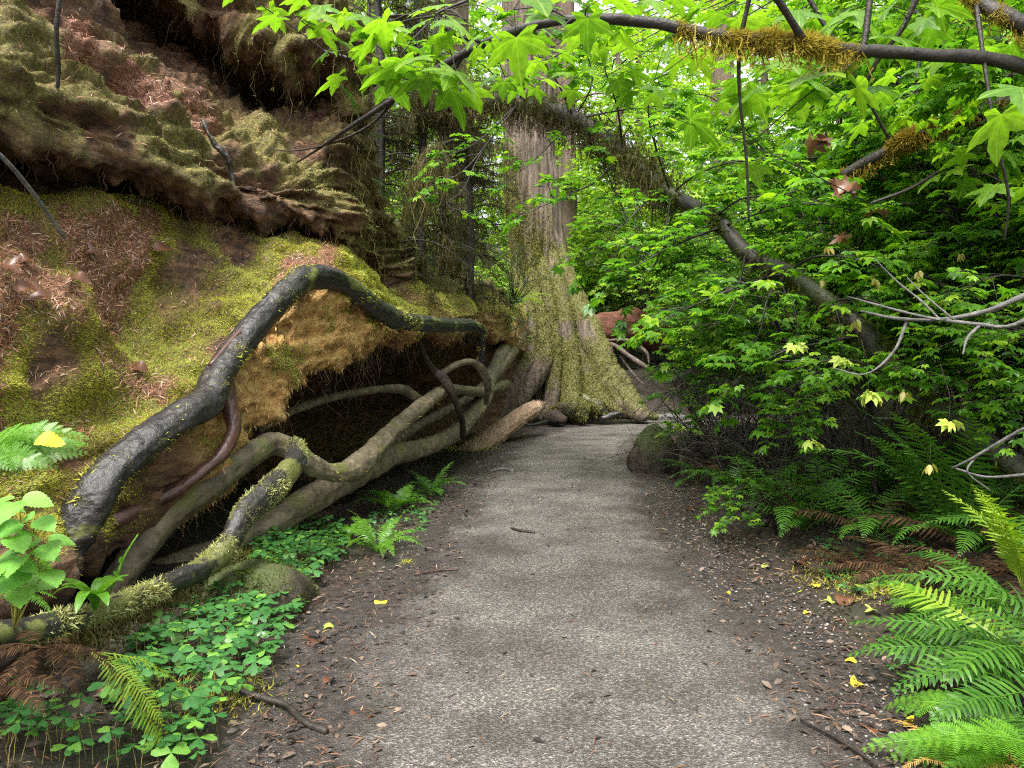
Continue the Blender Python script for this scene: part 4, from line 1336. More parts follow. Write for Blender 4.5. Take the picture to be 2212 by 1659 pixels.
# far-off wood that reads as one mass
mb = MB()
cnt = 42000
a = rng.uniform(math.radians(25), math.radians(155), cnt)
R = rng.uniform(52, 74, cnt)
pos = np.column_stack([np.cos(a) * R, np.sin(a) * R, np.zeros(cnt)])
pos[:, 2] = ground_z(pos[:, 0], pos[:, 1]) + 30 * rng.random(cnt) ** 1.2
keep = fbm(pos, .16, 3, 91) > -.25
pos = pos[keep]
tv, tf = LEAF_BIG
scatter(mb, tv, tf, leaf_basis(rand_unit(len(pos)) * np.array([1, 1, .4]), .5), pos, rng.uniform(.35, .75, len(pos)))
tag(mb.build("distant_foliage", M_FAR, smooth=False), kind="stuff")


# ------------------------------------------------------------------ leaning mossy maple arching over the path
def limb(seq, seg=12, sub=8, rough=.12, seed=1, ns=7):
    pts = PL(seq)
    rad = np.array([s[3] / F * s[2] for s in seq])
    v, f = tube(pts, rad, seg, sub, rough, seed, ns, .06, knob=.8)
    return v, f, pts, rad


def build_leaning_maple():
    seq = [(2330, 1085, 5.4, 30), (2200, 1010, 5.6, 28), (2060, 905, 5.9, 25), (1960, 838, 6.1, 24), (1868, 716, 6.4, 19), (1790, 655, 6.6, 19), (1700, 590, 6.9, 17), (1610, 545, 7.3, 17), (1545, 470, 7.6, 15), (1450, 420, 8.1, 15), (1345, 330, 8.8, 16), (1240, 258, 9.4, 19), (1120, 222, 9.9, 19), (1000, 218, 10.3, 16), (900, 250, 10.6, 9)]
    v, f, pts, rad = limb(seq)
    org = pts[0].copy()
    o = empty("maple_tree", org, 0, "leaning maple with a dark mossy trunk slanting up and arching across the path", "tree", None)
    mb = MB(); mb.add(v - org, f)
    mo = .85 * sstep(-.45, .0, fbm(v, 2.2, 4, 301))
    mb.build("trunk", M_MAPLEBARK, o, extra={"moss": mo})
    mm = MB()
    upw = lambda c, _: sstep(-.5, .1, fbm(c, 2.2, 4, 301)) * (1.2 - .05 * c[:, 1])
    moss_on(mm, v - org, f, 46000, .016, .06, .2, lambda c, _: upw(c + org, _), (.2, .75), .3)
    tag(mm.build("moss", M_DARKMOSS, o, smooth=False, attr="tone"), kind="stuff")
    hm = MB()
    n = 4200
    top = along(PL(seq[9:]), n, jit=.12)
    hang_strands(hm, top - org, rng.uniform(.04, .36, n) * rng.uniform(.3, 1.2, n), rng.uniform(.0, .25, n), .004)
    n = 260
    top = along(PL(seq[2:8]), n, jit=.05)
    hang_strands(hm, top - org, rng.uniform(.05, .22, n), rng.uniform(.0, .5, n), .005)
    tag(hm.build("hanging_moss", M_HANG, o, smooth=False, attr="tone"), kind="stuff")
    fo = Foliage()
    brs = [
        [(1240, 258, 9.4), (1290, 330, 9.2), (1330, 420, 9.0), (1350, 500, 8.9)],
        [(1340, 335, 8.8), (1290, 390, 8.6), (1230, 420, 8.5), (1150, 455, 8.4)],
        [(1400, 380, 8.4), (1390, 440, 8.2), (1330, 500, 8.1), (1280, 560, 8.2)],
        [(1120, 222, 9.9), (1040, 300, 8.8), (985, 330, 8.4), (950, 345, 8.3)],
        [(1120, 222, 9.9), (1060, 300, 8.8), (1000, 370, 8.4), (945, 395, 8.2)],
        [(1120, 222, 9.9), (1040, 330, 8.9), (1000, 410, 8.5), (965, 440, 8.3), (1010, 460, 8.2)],
        [(1450, 420, 8.1), (1500, 380, 7.6), (1580, 350, 7.2), (1680, 345, 7.0)],
        [(1560, 490, 7.5), (1480, 520, 7.2), (1400, 560, 7.1), (1340, 600, 7.2)],
        [(1560, 490, 7.5), (1640, 460, 7.0), (1740, 440, 6.6), (1830, 450, 6.4)],
        [(1240, 258, 9.4), (1330, 240, 8.9), (1420, 230, 8.5), (1500, 240, 8.2)],
        [(1700, 590, 6.9), (1620, 610, 6.6), (1520, 650, 6.6), (1440, 690, 6.8)],
        [(1860, 725, 6.4), (1780, 740, 6.2), (1690, 760, 6.1), (1620, 800, 6.2)],
        [(1240, 258, 9.4), (1200, 300, 8.8), (1150, 350, 8.5), (1110, 380, 8.4)],
        [(1240, 258, 9.4), (1205, 180, 8.8), (1155, 110, 8.4), (1100, 50, 8.2)],
        [(1120, 222, 9.9), (1150, 150, 9.2), (1205, 95, 8.8), (1280, 60, 8.5)],
        [(1345, 330, 8.8), (1335, 240, 8.3), (1310, 160, 8.0), (1290, 90, 7.9)],
        [(1120, 222, 9.9), (1070, 165, 9.2), (1015, 120, 8.8), (960, 100, 8.6)],
        [(1240, 258, 9.4), (1280, 170, 9.0), (1240, 60, 8.8), (1180, -20, 8.8)],
        [(1450, 420, 8.1), (1420, 330, 7.8), (1400, 240, 7.6), (1420, 150, 7.4)],
        [(1960, 838, 6.1), (1900, 800, 5.8), (1820, 775, 5.7), (1740, 790, 5.7)],
        [(1700, 590, 6.9), (1760, 555, 6.4), (1850, 560, 6.1), (1950, 600, 5.9)],
        [(1610, 545, 7.3), (1600, 600, 6.9), (1570, 680, 6.7), (1500, 730, 6.8)],
        [(1450, 420, 8.1), (1440, 480, 7.6), (1420, 560, 7.4), (1380, 620, 7.4)],
        [(1790, 655, 6.6), (1850, 645, 6.1), (1950, 670, 5.8), (2050, 720, 5.7)],
        [(1545, 470, 7.6), (1600, 430, 7.0), (1690, 420, 6.7), (1760, 400, 6.5)],
        [(1700, 590, 6.9), (1660, 640, 6.4), (1640, 720, 6.3), (1600, 790, 6.4)],
    ]
    for i_, b in enumerate(brs):
        sm = i_ in (3, 4, 5, 12)
        fo.branch(PL(b), np.linspace(.014, .003, len(b)), 6 if sm else 10, .30 if sm else .42, 3, .068 if sm else .10, .2, 4)
    fo.pos = [p - org for p in fo.pos]
    c = bpy.data.objects.new("crown", fo.leaves(M_VINE, [LEAF_VINE, LEAF_VINE2], .25)); col.objects.link(c); c.parent = o
    for k in range(len(fo.tw.v)):
        fo.tw.v[k] = fo.tw.v[k] - org
    fo.tw.build("twigs", M_TWIG, o)


build_leaning_maple()


# ------------------------------------------------------------------ bigleaf maple boughs over the path
def shift(mb, org):
    for k in range(len(mb.v)):
        mb.v[k] = mb.v[k] - org


def bough_thing(name, label, seqs, mat, clusters=(), moss=None, group=None, leafmat=M_BIG, cat="branch", mossmat=M_GOLDMOSS, seed=0, tone=(.1, .8)):
    """A bough with side branches; clusters = (px, py, d, leaves, length px)."""
    org = P(*seqs[0][0][:3])
    o = empty(name, org, 0, label, cat, group)
    mb = MB()
    allp = []
    for i, s in enumerate(seqs):
        v, f, pts, rad = limb(s, 10 if i == 0 else 6, 8, .12, seed + i, 12)
        mb.add(v - org, f); allp.append(crom(pts, 10))
        if moss and i in moss:
            lo, hi, cnt, l1 = moss[i]
            mm = MB()
            w = lambda c, _: ((c[:, 0] + org[0]) / (c[:, 1] + org[1]) * F + CX > lo) * ((c[:, 0] + org[0]) / (c[:, 1] + org[1]) * F + CX < hi) * sstep(-.35, .25, fbm(c + org, 2.8, 3, seed + 8))
            moss_on(mm, v - org, f, cnt, .012, l1, .13, w, tone, .25)
            hs = pts[0:1]
            c = crom(pts, 20); qx = c[:, 0] / c[:, 1] * F + CX
            c = c[(qx > lo) & (qx < hi)]
            if len(c):
                n = cnt // 40
                k = rng.integers(0, len(c), n)
                hang_strands(mm, c[k] - org + rng.normal(0, .015, (n, 3)), rng.uniform(.03, .15, n), rng.uniform(tone[0], tone[1] * .8, n), .004, 5)
            tag(mm.build("moss", mossmat, o, smooth=False, attr="tone"), kind="stuff")
    allp = np.vstack(allp)
    fo = Foliage()
    for (px, py, d, n, Lp) in clusters:
        c = P(px, py, d)
        k = np.argmin(np.linalg.norm(allp - c, axis=1))
        b = allp[k]
        mid = (b + c) / 2 + np.array([0, 0, .03 * np.linalg.norm(b - c)])
        mb.add(*tube(np.array([b, mid, c]) - org, [.005, .004, .0025], 4, 5))
        L0 = Lp / F * d
        a0 = rng.uniform(0, 6.28)
        for j in range(n):
            a = a0 + j * 2.4 + rng.normal(0, .3)
            dv = np.array([math.cos(a), math.sin(a), rng.uniform(-.5, .15)])
            pl = L0 * rng.uniform(.5, .9)
            q = c + dv / np.linalg.norm(dv) * pl + np.array([0, 0, .02])
            mb.add(*tube(np.array([c, q]) - org, [.0018, .0014], 3, cap=False))
            fo.pos.append(q - org); fo.dir.append(dv + np.array([0, 0, -.35])); fo.size.append(L0 * rng.uniform(.75, 1.15))
    mb.build("stem", mat, o)
    if clusters:
        cm = fo.leaves(leafmat, [LEAF_MAPLE], .22)
        c = bpy.data.objects.new("crown", cm); col.objects.link(c); c.parent = o
    return o


bough_thing("maple_bough", "long black bough crossing overhead with golden moss along its outer half", [
    [(640, 352, 5.75, 1.5), (690, 320, 5.5, 3), (760, 272, 5.2, 5), (860, 208, 4.9, 7), (960, 140, 4.6, 9), (1090, 76, 4.3, 10), (1230, 42, 4.1, 10), (1400, 48, 4.1, 12), (1560, 80, 4.1, 13), (1700, 88, 4.1, 14), (1830, 108, 4.2, 13), (2000, 118, 4.3, 13), (2230, 150, 4.5, 15), (2700, 330, 4.8, 26), (3100, 800, 5.0, 40), (3150, 1300, 5.0, 46)],
    [(575, 322, 5.75, 1), (640, 325, 5.6, 1.6), (720, 308, 5.4, 2.2), (800, 270, 5.2, 3), (860, 208, 4.9, 4)],
    [(700, 110, 4.4, 3), (760, 128, 4.4, 4), (850, 155, 4.5, 4), (960, 165, 4.6, 5), (1000, 120, 4.5, 6)],
    [(1010, 0, 4.2, 4), (940, 35, 4.2, 3), (985, 75, 4.3, 4), (1060, 95, 4.4, 5)],
    [(1600, 80, 4.1, 6), (1622, -20, 4.0, 6), (1640, -120, 3.9, 7)],
    [(1595, 85, 4.1, 5), (1598, 210, 4.2, 4), (1612, 340, 4.3, 3), (1618, 480, 4.4, 2)],
    [(1740, 95, 4.1, 9), (1700, 30, 4.0, 8), (1640, -60, 3.9, 8)],
], M_TWIG, [(700, 20, 3.9, 4, 60), (650, 45, 3.8, 3, 75), (770, 45, 3.8, 4, 62), (830, 60, 3.9, 3, 60), (740, 110, 4.0, 3, 55), (860, 125, 3.9, 4, 80), (930, 150, 3.7, 5, 95), (800, 165, 3.9, 3, 85), (990, 165, 3.8, 3, 85), (1000, 40, 3.8, 3, 75), (905, 20, 3.6, 2, 100), (545, 0, 4.2, 3, 55), (1110, 20, 3.1, 2, 140), (1215, 60, 3.6, 2, 90), (1040, 90, 4.2, 4, 50), (1090, 165, 4.6, 4, 50), (1140, 180, 4.8, 4, 45), (1270, 15, 3.5, 3, 90), (950, 60, 4.0, 3, 60)],
    moss={0: (1460, 1860, 14000, .055)}, seed=400)

bough_thing("maple_bough", "golden brown mossy bough slanting through the top corner above the thicket", [
    [(2020, -60, 4.6, 16), (2110, 0, 4.5, 18), (2212, 55, 4.4, 20), (2400, 150, 4.5, 26), (2900, 700, 4.8, 36), (2950, 1200, 5.0, 40)],
    [(2105, -20, 4.5, 6), (2128, 150, 4.4, 5), (2150, 290, 4.4, 4), (2178, 420, 4.5, 3), (2170, 520, 4.6, 2)],
    [(1995, -40, 4.6, 8), (1950, 60, 4.7, 6), (1890, 140, 4.8, 5), (1850, 230, 4.9, 3)],
    [(1885, -60, 4.5, 8), (1872, 60, 4.5, 7), (1862, 120, 4.5, 5)],
    [(1715, -60, 4.8, 6), (1790, 70, 4.8, 5), (1860, 190, 4.8, 4), (1920, 300, 4.9, 3)],
], M_TWIG, [(2190, 200, 3.4, 3, 110), (1900, 100, 4.6, 4, 80), (1950, 30, 4.6, 4, 80), (2070, 120, 5.0, 4, 70), (1830, 40, 4.8, 4, 75), (1700, 180, 4.5, 4, 95), (1790, 185, 4.4, 3, 110), (1650, 150, 4.6, 4, 80), (1720, 30, 4.8, 4, 70), (1560, 20, 4.6, 4, 70), (1480, 110, 5.0, 4, 60), (1180, 130, 5.6, 4, 48), (1240, 170, 5.4, 4, 50), (1320, 160, 5.2, 4, 52), (1150, 70, 5.2, 4, 50), (1300, 60, 5.0, 4, 55), (1390, 190, 5.2, 3, 52), (1860, 200, 5.0, 4, 60), (1960, 170, 5.2, 4, 60), (2040, 30, 4.8, 4, 70), (2160, 80, 5.0, 4, 60), (1400, 10, 4.7, 4, 65), (1340, 90, 5.2, 4, 50), (1590, 205, 5.0, 3, 60), (1600, 330, 4.6, 1, 70)],
    moss={0: (2080, 2260, 4000, .05)}, seed=430)

bough_thing("maple_bough", "brown moss covered bough inside the thicket holding withered leaves", [
    [(1820, 380, 6.6, 10), (1900, 335, 6.4, 12), (2000, 285, 6.2, 13), (2100, 250, 6.1, 13), (2230, 215, 6.0, 15), (2600, 300, 6.0, 28), (2760, 800, 6.0, 34), (2780, 1130, 6.0, 36)],
    [(2000, 285, 6.2, 6), (1980, 200, 6.2, 5), (1990, 100, 6.2, 4)],
    [(2212, 250, 5.6, 5), (2100, 320, 5.6, 5), (1980, 400, 5.7, 4), (1880, 440, 5.8, 3)],
], M_TWIG, [(1980, 240, 5.8, 4, 60), (2080, 180, 5.6, 4, 65), (2150, 330, 5.4, 4, 60), (1900, 250, 6.0, 3, 60), (2180, 400, 5.0, 3, 70), (2050, 380, 5.6, 3, 55), (1440, 250, 5.6, 1, 80)],
    moss={0: (1800, 2240, 12000, .07)}, seed=460, tone=(.0, .35))

# withered leaves caught in the thicket
for (px, py, d, Lp, lab) in ((1770, 300, 6.2, 60, "withered brown leaf clump caught among the vine maple twigs"), (1835, 400, 5.9, 60, "large curled brown leaf hanging in the thicket below the withered clump"), (2010, 268, 5.9, 34, "orange brown dead leaf resting on the brown mossy bough"), (1880, 455, 5.9, 40, "narrow brown leaf dangling beside the large curled one"), (1580, 630, 7.3, 40, "dead brown leaf hanging by the leaning mossy trunk"), (1820, 510, 6.2, 40, "tan dead leaf hanging among the seed pods")):
    c = P(px, py, d); L = .75 * Lp / F * d
    mb = MB()
    for j in range(3):
        tv, tf = LEAF_MAPLE[:2]
        tv = tv.copy(); tv[:, 2] = -0.9 * tv[:, 0] ** 2 - .35 * tv[:, 1] ** 2
        dv = np.array([[rng.normal(0, .6), rng.normal(0, .6), -1.0]])
        scatter(mb, tv, tf, basis(dv, rand_unit(1)), np.array([[rng.normal(0, .3) * L, rng.normal(0, .3) * L, 0]]), [L * rng.uniform(.6, 1)])
    tag(mb.build("withered_leaf", M_BLEAF, loc=c, smooth=False), lab, "dead leaf")


# ------------------------------------------------------------------ hemlock draped with moss on the far end of the log
def build_hemlock(px, d, h0, h1, nb, reach, label, strands, seed):
    b = P(px, 780, d); b[2] = h0
    o = empty("hemlock_tree", b, 0, label, "tree", "moss draped hemlocks behind the log")
    tr = MB()
    tr.add(*tube(np.array([[0, 0, -.5], [.05, 0, (h1 - h0) * .4], [-.04, .05, (h1 - h0) * .7], [0, 0, h1 - h0]]), [.075, .06, .045, .02], 10, 10, .12, seed, 8))
    tr.build("trunk", M_TWIG, o)
    br, nd, hm = MB(), MB(), MB()
    tops, lens = [], []
    for k in range(nb):
        z = (h1 - h0) * (.02 + .9 * rng.random() ** 1.1)
        a = rng.uniform(0, 2 * PI)
        L = reach * rng.uniform(.5, 1.1) * (1.1 - .5 * z / (h1 - h0))
        t = np.linspace(0, 1, 6)
        pts = np.column_stack([np.cos(a) * L * t, np.sin(a) * L * t, z + .22 * L * np.sin(t * 2.2) - .42 * L * t ** 2])
        br.add(*tube(pts, np.linspace(.016, .003, 6), 4, 3))
        c = crom(pts, 10)
        for j in range(7):
            i = rng.integers(8, len(c))
            aa = a + rng.choice([-1, 1]) * rng.uniform(.5, 1.2)
            l = rng.uniform(.18, .45)
            e = c[i] + np.array([math.cos(aa) * l, math.sin(aa) * l, -.18 * l - .05])
            br.add(*tube(np.array([c[i], (c[i] + e) / 2 + np.array([0, 0, .02]), e]), [.004, .003, .0015], 3))
            n = 80
            s = rng.random(n)[:, None]
            p = c[i] + (e - c[i]) * s
            dv = np.cross(e - c[i], rand_unit(n)); dv[:, 2] *= .25
            scatter(nd, np.array([[-.09, 0, 0], [.09, 0, 0], [.07, .8, 0], [0, 1, 0], [-.07, .8, 0]]), np.array([[0, 1, 2], [0, 2, 4], [2, 3, 4]]), leaf_basis(dv, .3), p, rng.uniform(.014, .026, n))
        n = int(strands / nb)
        i = rng.integers(4, len(c), n)
        tops.append(c[i] + rng.normal(0, .03, (n, 3))); lens.append(rng.uniform(.06, .42, n) * rng.uniform(.5, 1.2))
    br.build("branches", M_TWIG, o)
    nd.build("needles", M_NEEDLE, o, smooth=False)
    tops = np.vstack(tops); lens = np.concatenate(lens)
    hang_strands(hm, tops, lens, np.clip(rng.normal(.12, .13, len(tops)), 0, .5), .004, 9)
    tag(hm.build("hanging_moss", M_HANG, o, smooth=False, attr="tone"), kind="stuff")


build_hemlock(905, 10.6, 2.3, 8.2, 80, 1.1, "dark hemlock bearded with hanging moss on the log beside the small hanging fern", 4200, 501)
build_hemlock(1010, 12.2, 2.3, 6.0, 64, 1.05, "dim hemlock veiled in moss between the log end and the big trunk", 4200, 502)
build_hemlock(815, 10.4, 2.8, 9.0, 60, 1.3, "mossy hemlock rising directly behind the shaggy end of the log", 2600, 503)
build_hemlock(950, 15.0, 1.8, 10.4, 80, 2.0, "tall dark hemlock standing farther back behind the moss curtain", 2600, 504)
build_hemlock(800, 16.5, .5, 11.5, 80, 2.4, "broad shadowy hemlock behind the slim reddish trunk", 1800, 505)

# a single golden beard of moss on a broken stub
seq = [(985, 300, 9.6, 5), (945, 318, 9.3, 8), (915, 350, 9.1, 9), (895, 420, 9.0, 7), (885, 500, 9.0, 3)]
pts = PL(seq); org = pts[0].copy()
mb = MB(); mb.add(*tube(pts - org, [s[3] / F * s[2] * .5 for s in seq], 7, 8, .2, 3, 9))
o = tag(mb.build("mossy_stub", M_TWIG, loc=org), "broken stub wearing one long tan beard of moss before the hemlocks", "branch")
hm = MB(); n = 420
tp = along(pts[1:4], n, jit=.05)
hang_strands(hm, tp - org, rng.uniform(.1, .75, n), rng.uniform(.35, .55, n), .004, 9)
tag(hm.build("hanging_moss", M_HANG, o, smooth=False, attr="tone"), kind="stuff")


# ------------------------------------------------------------------ dead brush
def dead_brush(px, d, n, reach, h, label, seed, lean=0.0):
    b = P(px, 780, d); b[2] = float(ground_z(b[0], b[1]))
    r = np.random.default_rng(seed)
    mb = MB()
    for k in range(n):
        a = r.uniform(0, 2 * PI); R = reach * r.uniform(.4, 1.1); H = h * r.uniform(.3, 1.0)
        t = np.linspace(0, 1, 7)
        s0 = np.array([r.normal(0, .25), r.normal(0, .25), 0])
        pts = s0 + np.column_stack([np.cos(a) * R * t + lean * t, np.sin(a) * R * t, H * np.sin(t * 2.3) - .05 * t])
        pts += np.cumsum(r.normal(0, .035, pts.shape), 0)
        mb.add(*tube(pts, np.linspace(r.uniform(.006, .014), .002, 7), 4, 3))
        c = crom(pts, 6)
        for j in range(7):
            i = r.integers(6, len(c))
            dv = r.normal(size=3) * np.array([1, 1, .6]); dv /= np.linalg.norm(dv)
            l = r.uniform(.15, .55)
            m = c[i] + dv * l * .5 + r.normal(0, .04, 3)
            mb.add(*tube(np.array([c[i], m, c[i] + dv * l + np.array([0, 0, -.06])]), [.004, .003, .0012], 3, 2, cap=False))
    tag(mb.build("dead_shrub", M_TWIG, loc=b), label, "dead shrub", "dead black brush in the thicket")


dead_brush(1640, 8.9, 60, 1.3, 1.3, "tangle of bare black twigs above the mossy stump and small ferns", 601, -.3)
dead_brush(1850, 7.6, 55, 1.3, 1.4, "bare black twigs tangled under the leaning mossy trunk", 602, -.3)
dead_brush(2100, 7.0, 50, 1.2, 1.5, "dark leafless twigs behind the grey lichened branch", 603)
dead_brush(1560, 11.0, 45, 1.2, 1.5, "dusky leafless brush at the far bend under the maple leaves", 604, -.2)

# grey, lichened dead branches reaching in over the ferns
for (lab, seqs) in (("pale grey dead branch forking into bare twigs over the big ferns", [
        [(2420, 560, 4.4, 16), (2212, 640, 4.5, 11), (2130, 672, 4.6, 9), (2030, 690, 4.7, 8), (1940, 688, 4.8, 6), (1860, 672, 4.9, 4)],
        [(2300, 640, 4.4, 9), (2190, 702, 4.5, 9), (2110, 700, 4.6, 8), (2000, 685, 4.7, 6), (1900, 660, 4.8, 4), (1830, 640, 4.9, 2)],
        [(2120, 700, 4.6, 6), (2090, 730, 4.55, 5), (2080, 765, 4.5, 3)],
        [(2030, 690, 4.7, 5), (1990, 650, 4.8, 4), (1940, 610, 4.9, 3), (1890, 560, 5.0, 2)],
        [(1960, 690, 4.8, 6), (1930, 760, 4.7, 5), (1870, 808, 4.7, 3), (1800, 795, 4.8, 2)],
        [(2060, 690, 4.6, 4), (2000, 640, 4.7, 3), (1960, 600, 4.8, 2)]]),
        ("low grey twiggy branch ending above the yellow pods and fern tips", [
        [(2420, 850, 3.6, 12), (2230, 918, 3.7, 8), (2160, 955, 3.8, 6), (2100, 990, 3.9, 5), (2055, 1012, 4.0, 3)],
        [(2330, 1020, 3.8, 8), (2220, 1025, 3.9, 6), (2130, 1030, 4.0, 5), (2065, 1012, 4.0, 3)],
        [(2110, 985, 3.9, 4), (2090, 1020, 3.9, 3), (2140, 1060, 3.9, 2)]])):
    org = P(*seqs[0][0][:3])
    mb = MB()
    for i, s in enumerate(seqs):
        s = [(q[0], q[1], q[2], q[3] * .62) for q in s]
        v, f, _, _ = limb(s, 7, 6, .22, 700 + i, 25)
        mb.add(v - org, f)
    tag(mb.build("dead_branch", M_GREYTWIG, loc=org), lab, "dead branch")


# ------------------------------------------------------------------ ferns
def frond_mesh(name, mat, e0, e1, pairs=34, width=.115, pin=.021, droop=.25, lady=False, wob=0.0, bare=.14, sway=0.0):
    """A frond of length 1 leaving the origin along +y, from elevation e0 bending to e1 (degrees)."""
    n = 40
    t = np.linspace(0, 1, n)
    el = np.radians(e0 + (e1 - e0) * t ** 1.1)
    st = 1 / (n - 1)
    y = np.concatenate([[0], np.cumsum(np.cos(el[:-1]) * st)])
    z = np.concatenate([[0], np.cumsum(np.sin(el[:-1]) * st)])
    x = sway * t ** 2
    c = np.column_stack([x, y, z])
    T = np.gradient(c, axis=0); T /= np.linalg.norm(T, axis=1, keepdims=True)
    S = np.cross(T, np.array([0, 0, 1.0]) * 1.0 + np.array([0, -1e-3, 0])); S /= np.linalg.norm(S, axis=1, keepdims=True)
    Nn = np.cross(S, T)
    mb = MB()
    mb.add(*tube(c, np.linspace(.0065, .0015, n), 4, cap=False))
    for k in range(pairs):
        u = bare + (1 - bare) * (k + .5) / pairs
        i = min(int(u * (n - 1)), n - 2)
        fr = u * (n - 1) - i
        p = c[i] * (1 - fr) + c[i + 1] * fr
        q = (u - bare) / (1 - bare)
        L = width * (min(1, .55 + 2.2 * q) * (1 - q ** 2.6) ** .9 + .06)
        if lady:
            L = width * (min(1, .35 + 2.4 * q) * (1 - q) ** .75 + .03)
        ang = math.radians(78 - 28 * q)
        for sg in (-1, 1):
            d = S[i] * sg * math.sin(ang) + T[i] * math.cos(ang) + Nn[i] * (.08 + rng.normal(0, .13) - wob * rng.random())
            d /= np.linalg.norm(d)
            w = T[i] - d * np.dot(T[i], d); w /= np.linalg.norm(w)
            if rng.random() < .03:
                continue
            Lk = L * rng.uniform(.82, 1.08)
            if not lady:
                pw = pin * (.55 + .45 * min(1, L / width * 1.3))
                a = p; dn = -Nn[i] * droop * Lk
                pts = [a - w * pw * .35, a + w * pw * .55, a + d * Lk * .4 + w * pw * .45 + dn * .12, a + d * Lk * .4 - w * pw * .45 + dn * .12, a + d * Lk * .78 + w * pw * .36 + dn * .55, a + d * Lk * .78 - w * pw * .22 + dn * .55, a + d * Lk + w * pw * .25 + dn]
                mb.add(pts, [[0, 1, 2], [0, 2, 3], [3, 2, 4], [3, 4, 5], [5, 4, 6]])
            else:
                m = 11
                V, Fc = [], []
                V.append(p); V.append(p + d * Lk - Nn[i] * droop * Lk)
                for j in range(m):
                    v = (j + .6) / m
                    b = p + d * Lk * v - Nn[i] * droop * Lk * v * v
                    ll = Lk * .30 * (1 - v) ** .7 + .004
                    hw = Lk / m * .42
                    for s2 in (-1, 1):
                        tip = b + w * s2 * ll + d * ll * .45
                        o_ = len(V)
                        V += [b - d * hw, b + d * hw, tip + d * hw * .5, tip - d * hw * .3]
                        Fc += [[o_, o_ + 1, o_ + 2], [o_, o_ + 2, o_ + 3]]
                mb.add(V, Fc)
    return mb.mesh(name, mat, smooth=False)


FR = {}
for key, mat, lady in (("sword", M_FERN, False), ("young", M_FERN_B, False), ("lady", M_FERN_B, True), ("dead", M_FERN_DEAD, False), ("gold", M_FERN_GOLD, False), ("yellow", M_FERN_YEL, False)):
    FR[key] = []
    for (e0, e1, sw) in ((72, -20, .05), (58, -38, -.08), (45, -30, .12), (30, -25, -.05), (80, 25, .06)):
        w, pr = (.15, 27) if key in ("sword", "yellow", "dead", "gold") else (.12, 28)
        if lady:
            w, pr = .24, 20
        FR[key].append(frond_mesh("frond", mat, e0, e1, pr, w, .0195 if not lady else .02, .25, lady, .35 if key == "dead" else 0, .16, sw))


def put_fern(px, d, size, n, kind, label, py=None, az=None, arch=None, group=None, dz=0.0, second=None, tiltx=0.0, roll=0.0):
    if py is None:
        b = P(px, 780, d); b[2] = float(ground_z(b[0], b[1])) + dz
    else:
        b = P(px, py, d)
    o = empty("fern", b, 0, label, "fern", group)
    for k in range(n):
        if az is None:
            a = 2 * PI * k / n + rng.uniform(-.3, .3)
        else:
            a = math.radians(rng.uniform(*az))
        kd = second if (second and rng.random() < .09) else kind
        me = FR[kd][int(rng.choice(arch)) if arch is not None else int(rng.choice([0, 1, 1, 2, 2, 3]))]
        c = bpy.data.objects.new("frond", me)
        col.objects.link(c); c.parent = o
        c.rotation_euler = (rng.normal(0, .08) + tiltx, rng.normal(0, .15) + roll, a)
        c.scale = (size * rng.uniform(.75, 1.1),) * 3
        if kd != kind:
            tag(c, "withered brown frond")
    return o


GFE = "sword ferns under the maples"
for a in (
        (1510, 9.5, .75, 10, "sword", "small dark fern tucked beside the mossy stump"),
        (1585, 8.6, .9, 12, "sword", "fern spreading low over the path edge behind the stump"),
        (1690, 7.7, .95, 12, "sword", "dark glossy fern under the black twig tangle"),
        (1735, 6.5, .95, 11, "sword", "fern whose long frond droops onto the path gravel"),
        (1800, 7.0, 1.05, 12, "sword", "arching fern in front of the bare black twigs"),
        (1900, 7.2, 1.1, 12, "sword", "broad fern at the foot of the leaning mossy trunk"),
        (1890, 5.9, .9, 11, "sword", "short shaded fern above the brown dead fronds"),
        (2090, 6.9, 1.0, 11, "sword", "fern growing behind the base of the leaning trunk"),
        (2190, 6.0, 1.0, 12, "sword", "deep green fern crowding the grey low branch"),
        (2110, 5.3, 1.0, 11, "sword", "wide fern between the dead brown fronds and the tall fern"),
        (2290, 5.0, .95, 12, "sword", "shaded fern half out of the picture under the grey branches"),
        (1980, 6.2, .75, 10, "sword", "fern spilling forward under the tall upright fern"),
        (1620, 10.0, .7, 10, "sword", "dim fern deep under the far tangle of twigs"),
        (1770, 8.6, .8, 10, "sword", "half hidden fern beneath the low vine maple"),
        (2010, 8.0, .9, 11, "sword", "dusky fern in the shadow behind the leaning trunk"),
        (2230, 7.6, 1.0, 11, "sword", "fern far inside the thicket beneath dark leafless twigs")):
    put_fern(a[0], a[1], a[2], a[3], a[4], a[5], group=GFE, second="dead")
put_fern(2065, 5.5, 1.35, 9, "sword", "tall fern with upright fronds reaching over the yellow maple leaves", arch=[0, 4, 4, 0], az=(20, 140), group=GFE)
put_fern(2310, 3.35, 1.0, 16, "sword", "big wet shining fern arching over the path corner", arch=[1, 1, 2, 2, 0], az=(30, 140), group=GFE, second="yellow", roll=-.35)
put_fern(2250, 3.05, .72, 9, "sword", "fern hanging low under the big shining fern", arch=[2, 3, 1], az=(30, 170), group=GFE)
put_fern(2190, 4.1, .85, 11, "sword", "green fern filling the gap above the big shining fern", group=GFE)
put_fern(2330, 2.75, .70, 8, "lady", "bright lacy fern in the bottom corner beside the golden dead fern", arch=[1, 2, 3], az=(40, 140), roll=-.3)
put_fern(2210, 4.4, .80, 6, "yellow", "slender yellow green fern fronds standing up before the dead ones", arch=[4, 4, 0], az=(10, 130))
put_fern(2080, 2.75, .34, 8, "gold", "curled golden dead fern lying at the bottom corner", arch=[1, 2, 1])
put_fern(2050, 4.25, .45, 6, "lady", "small lacy fern poking out above the sorrel", arch=[1, 2], az=(0, 180))
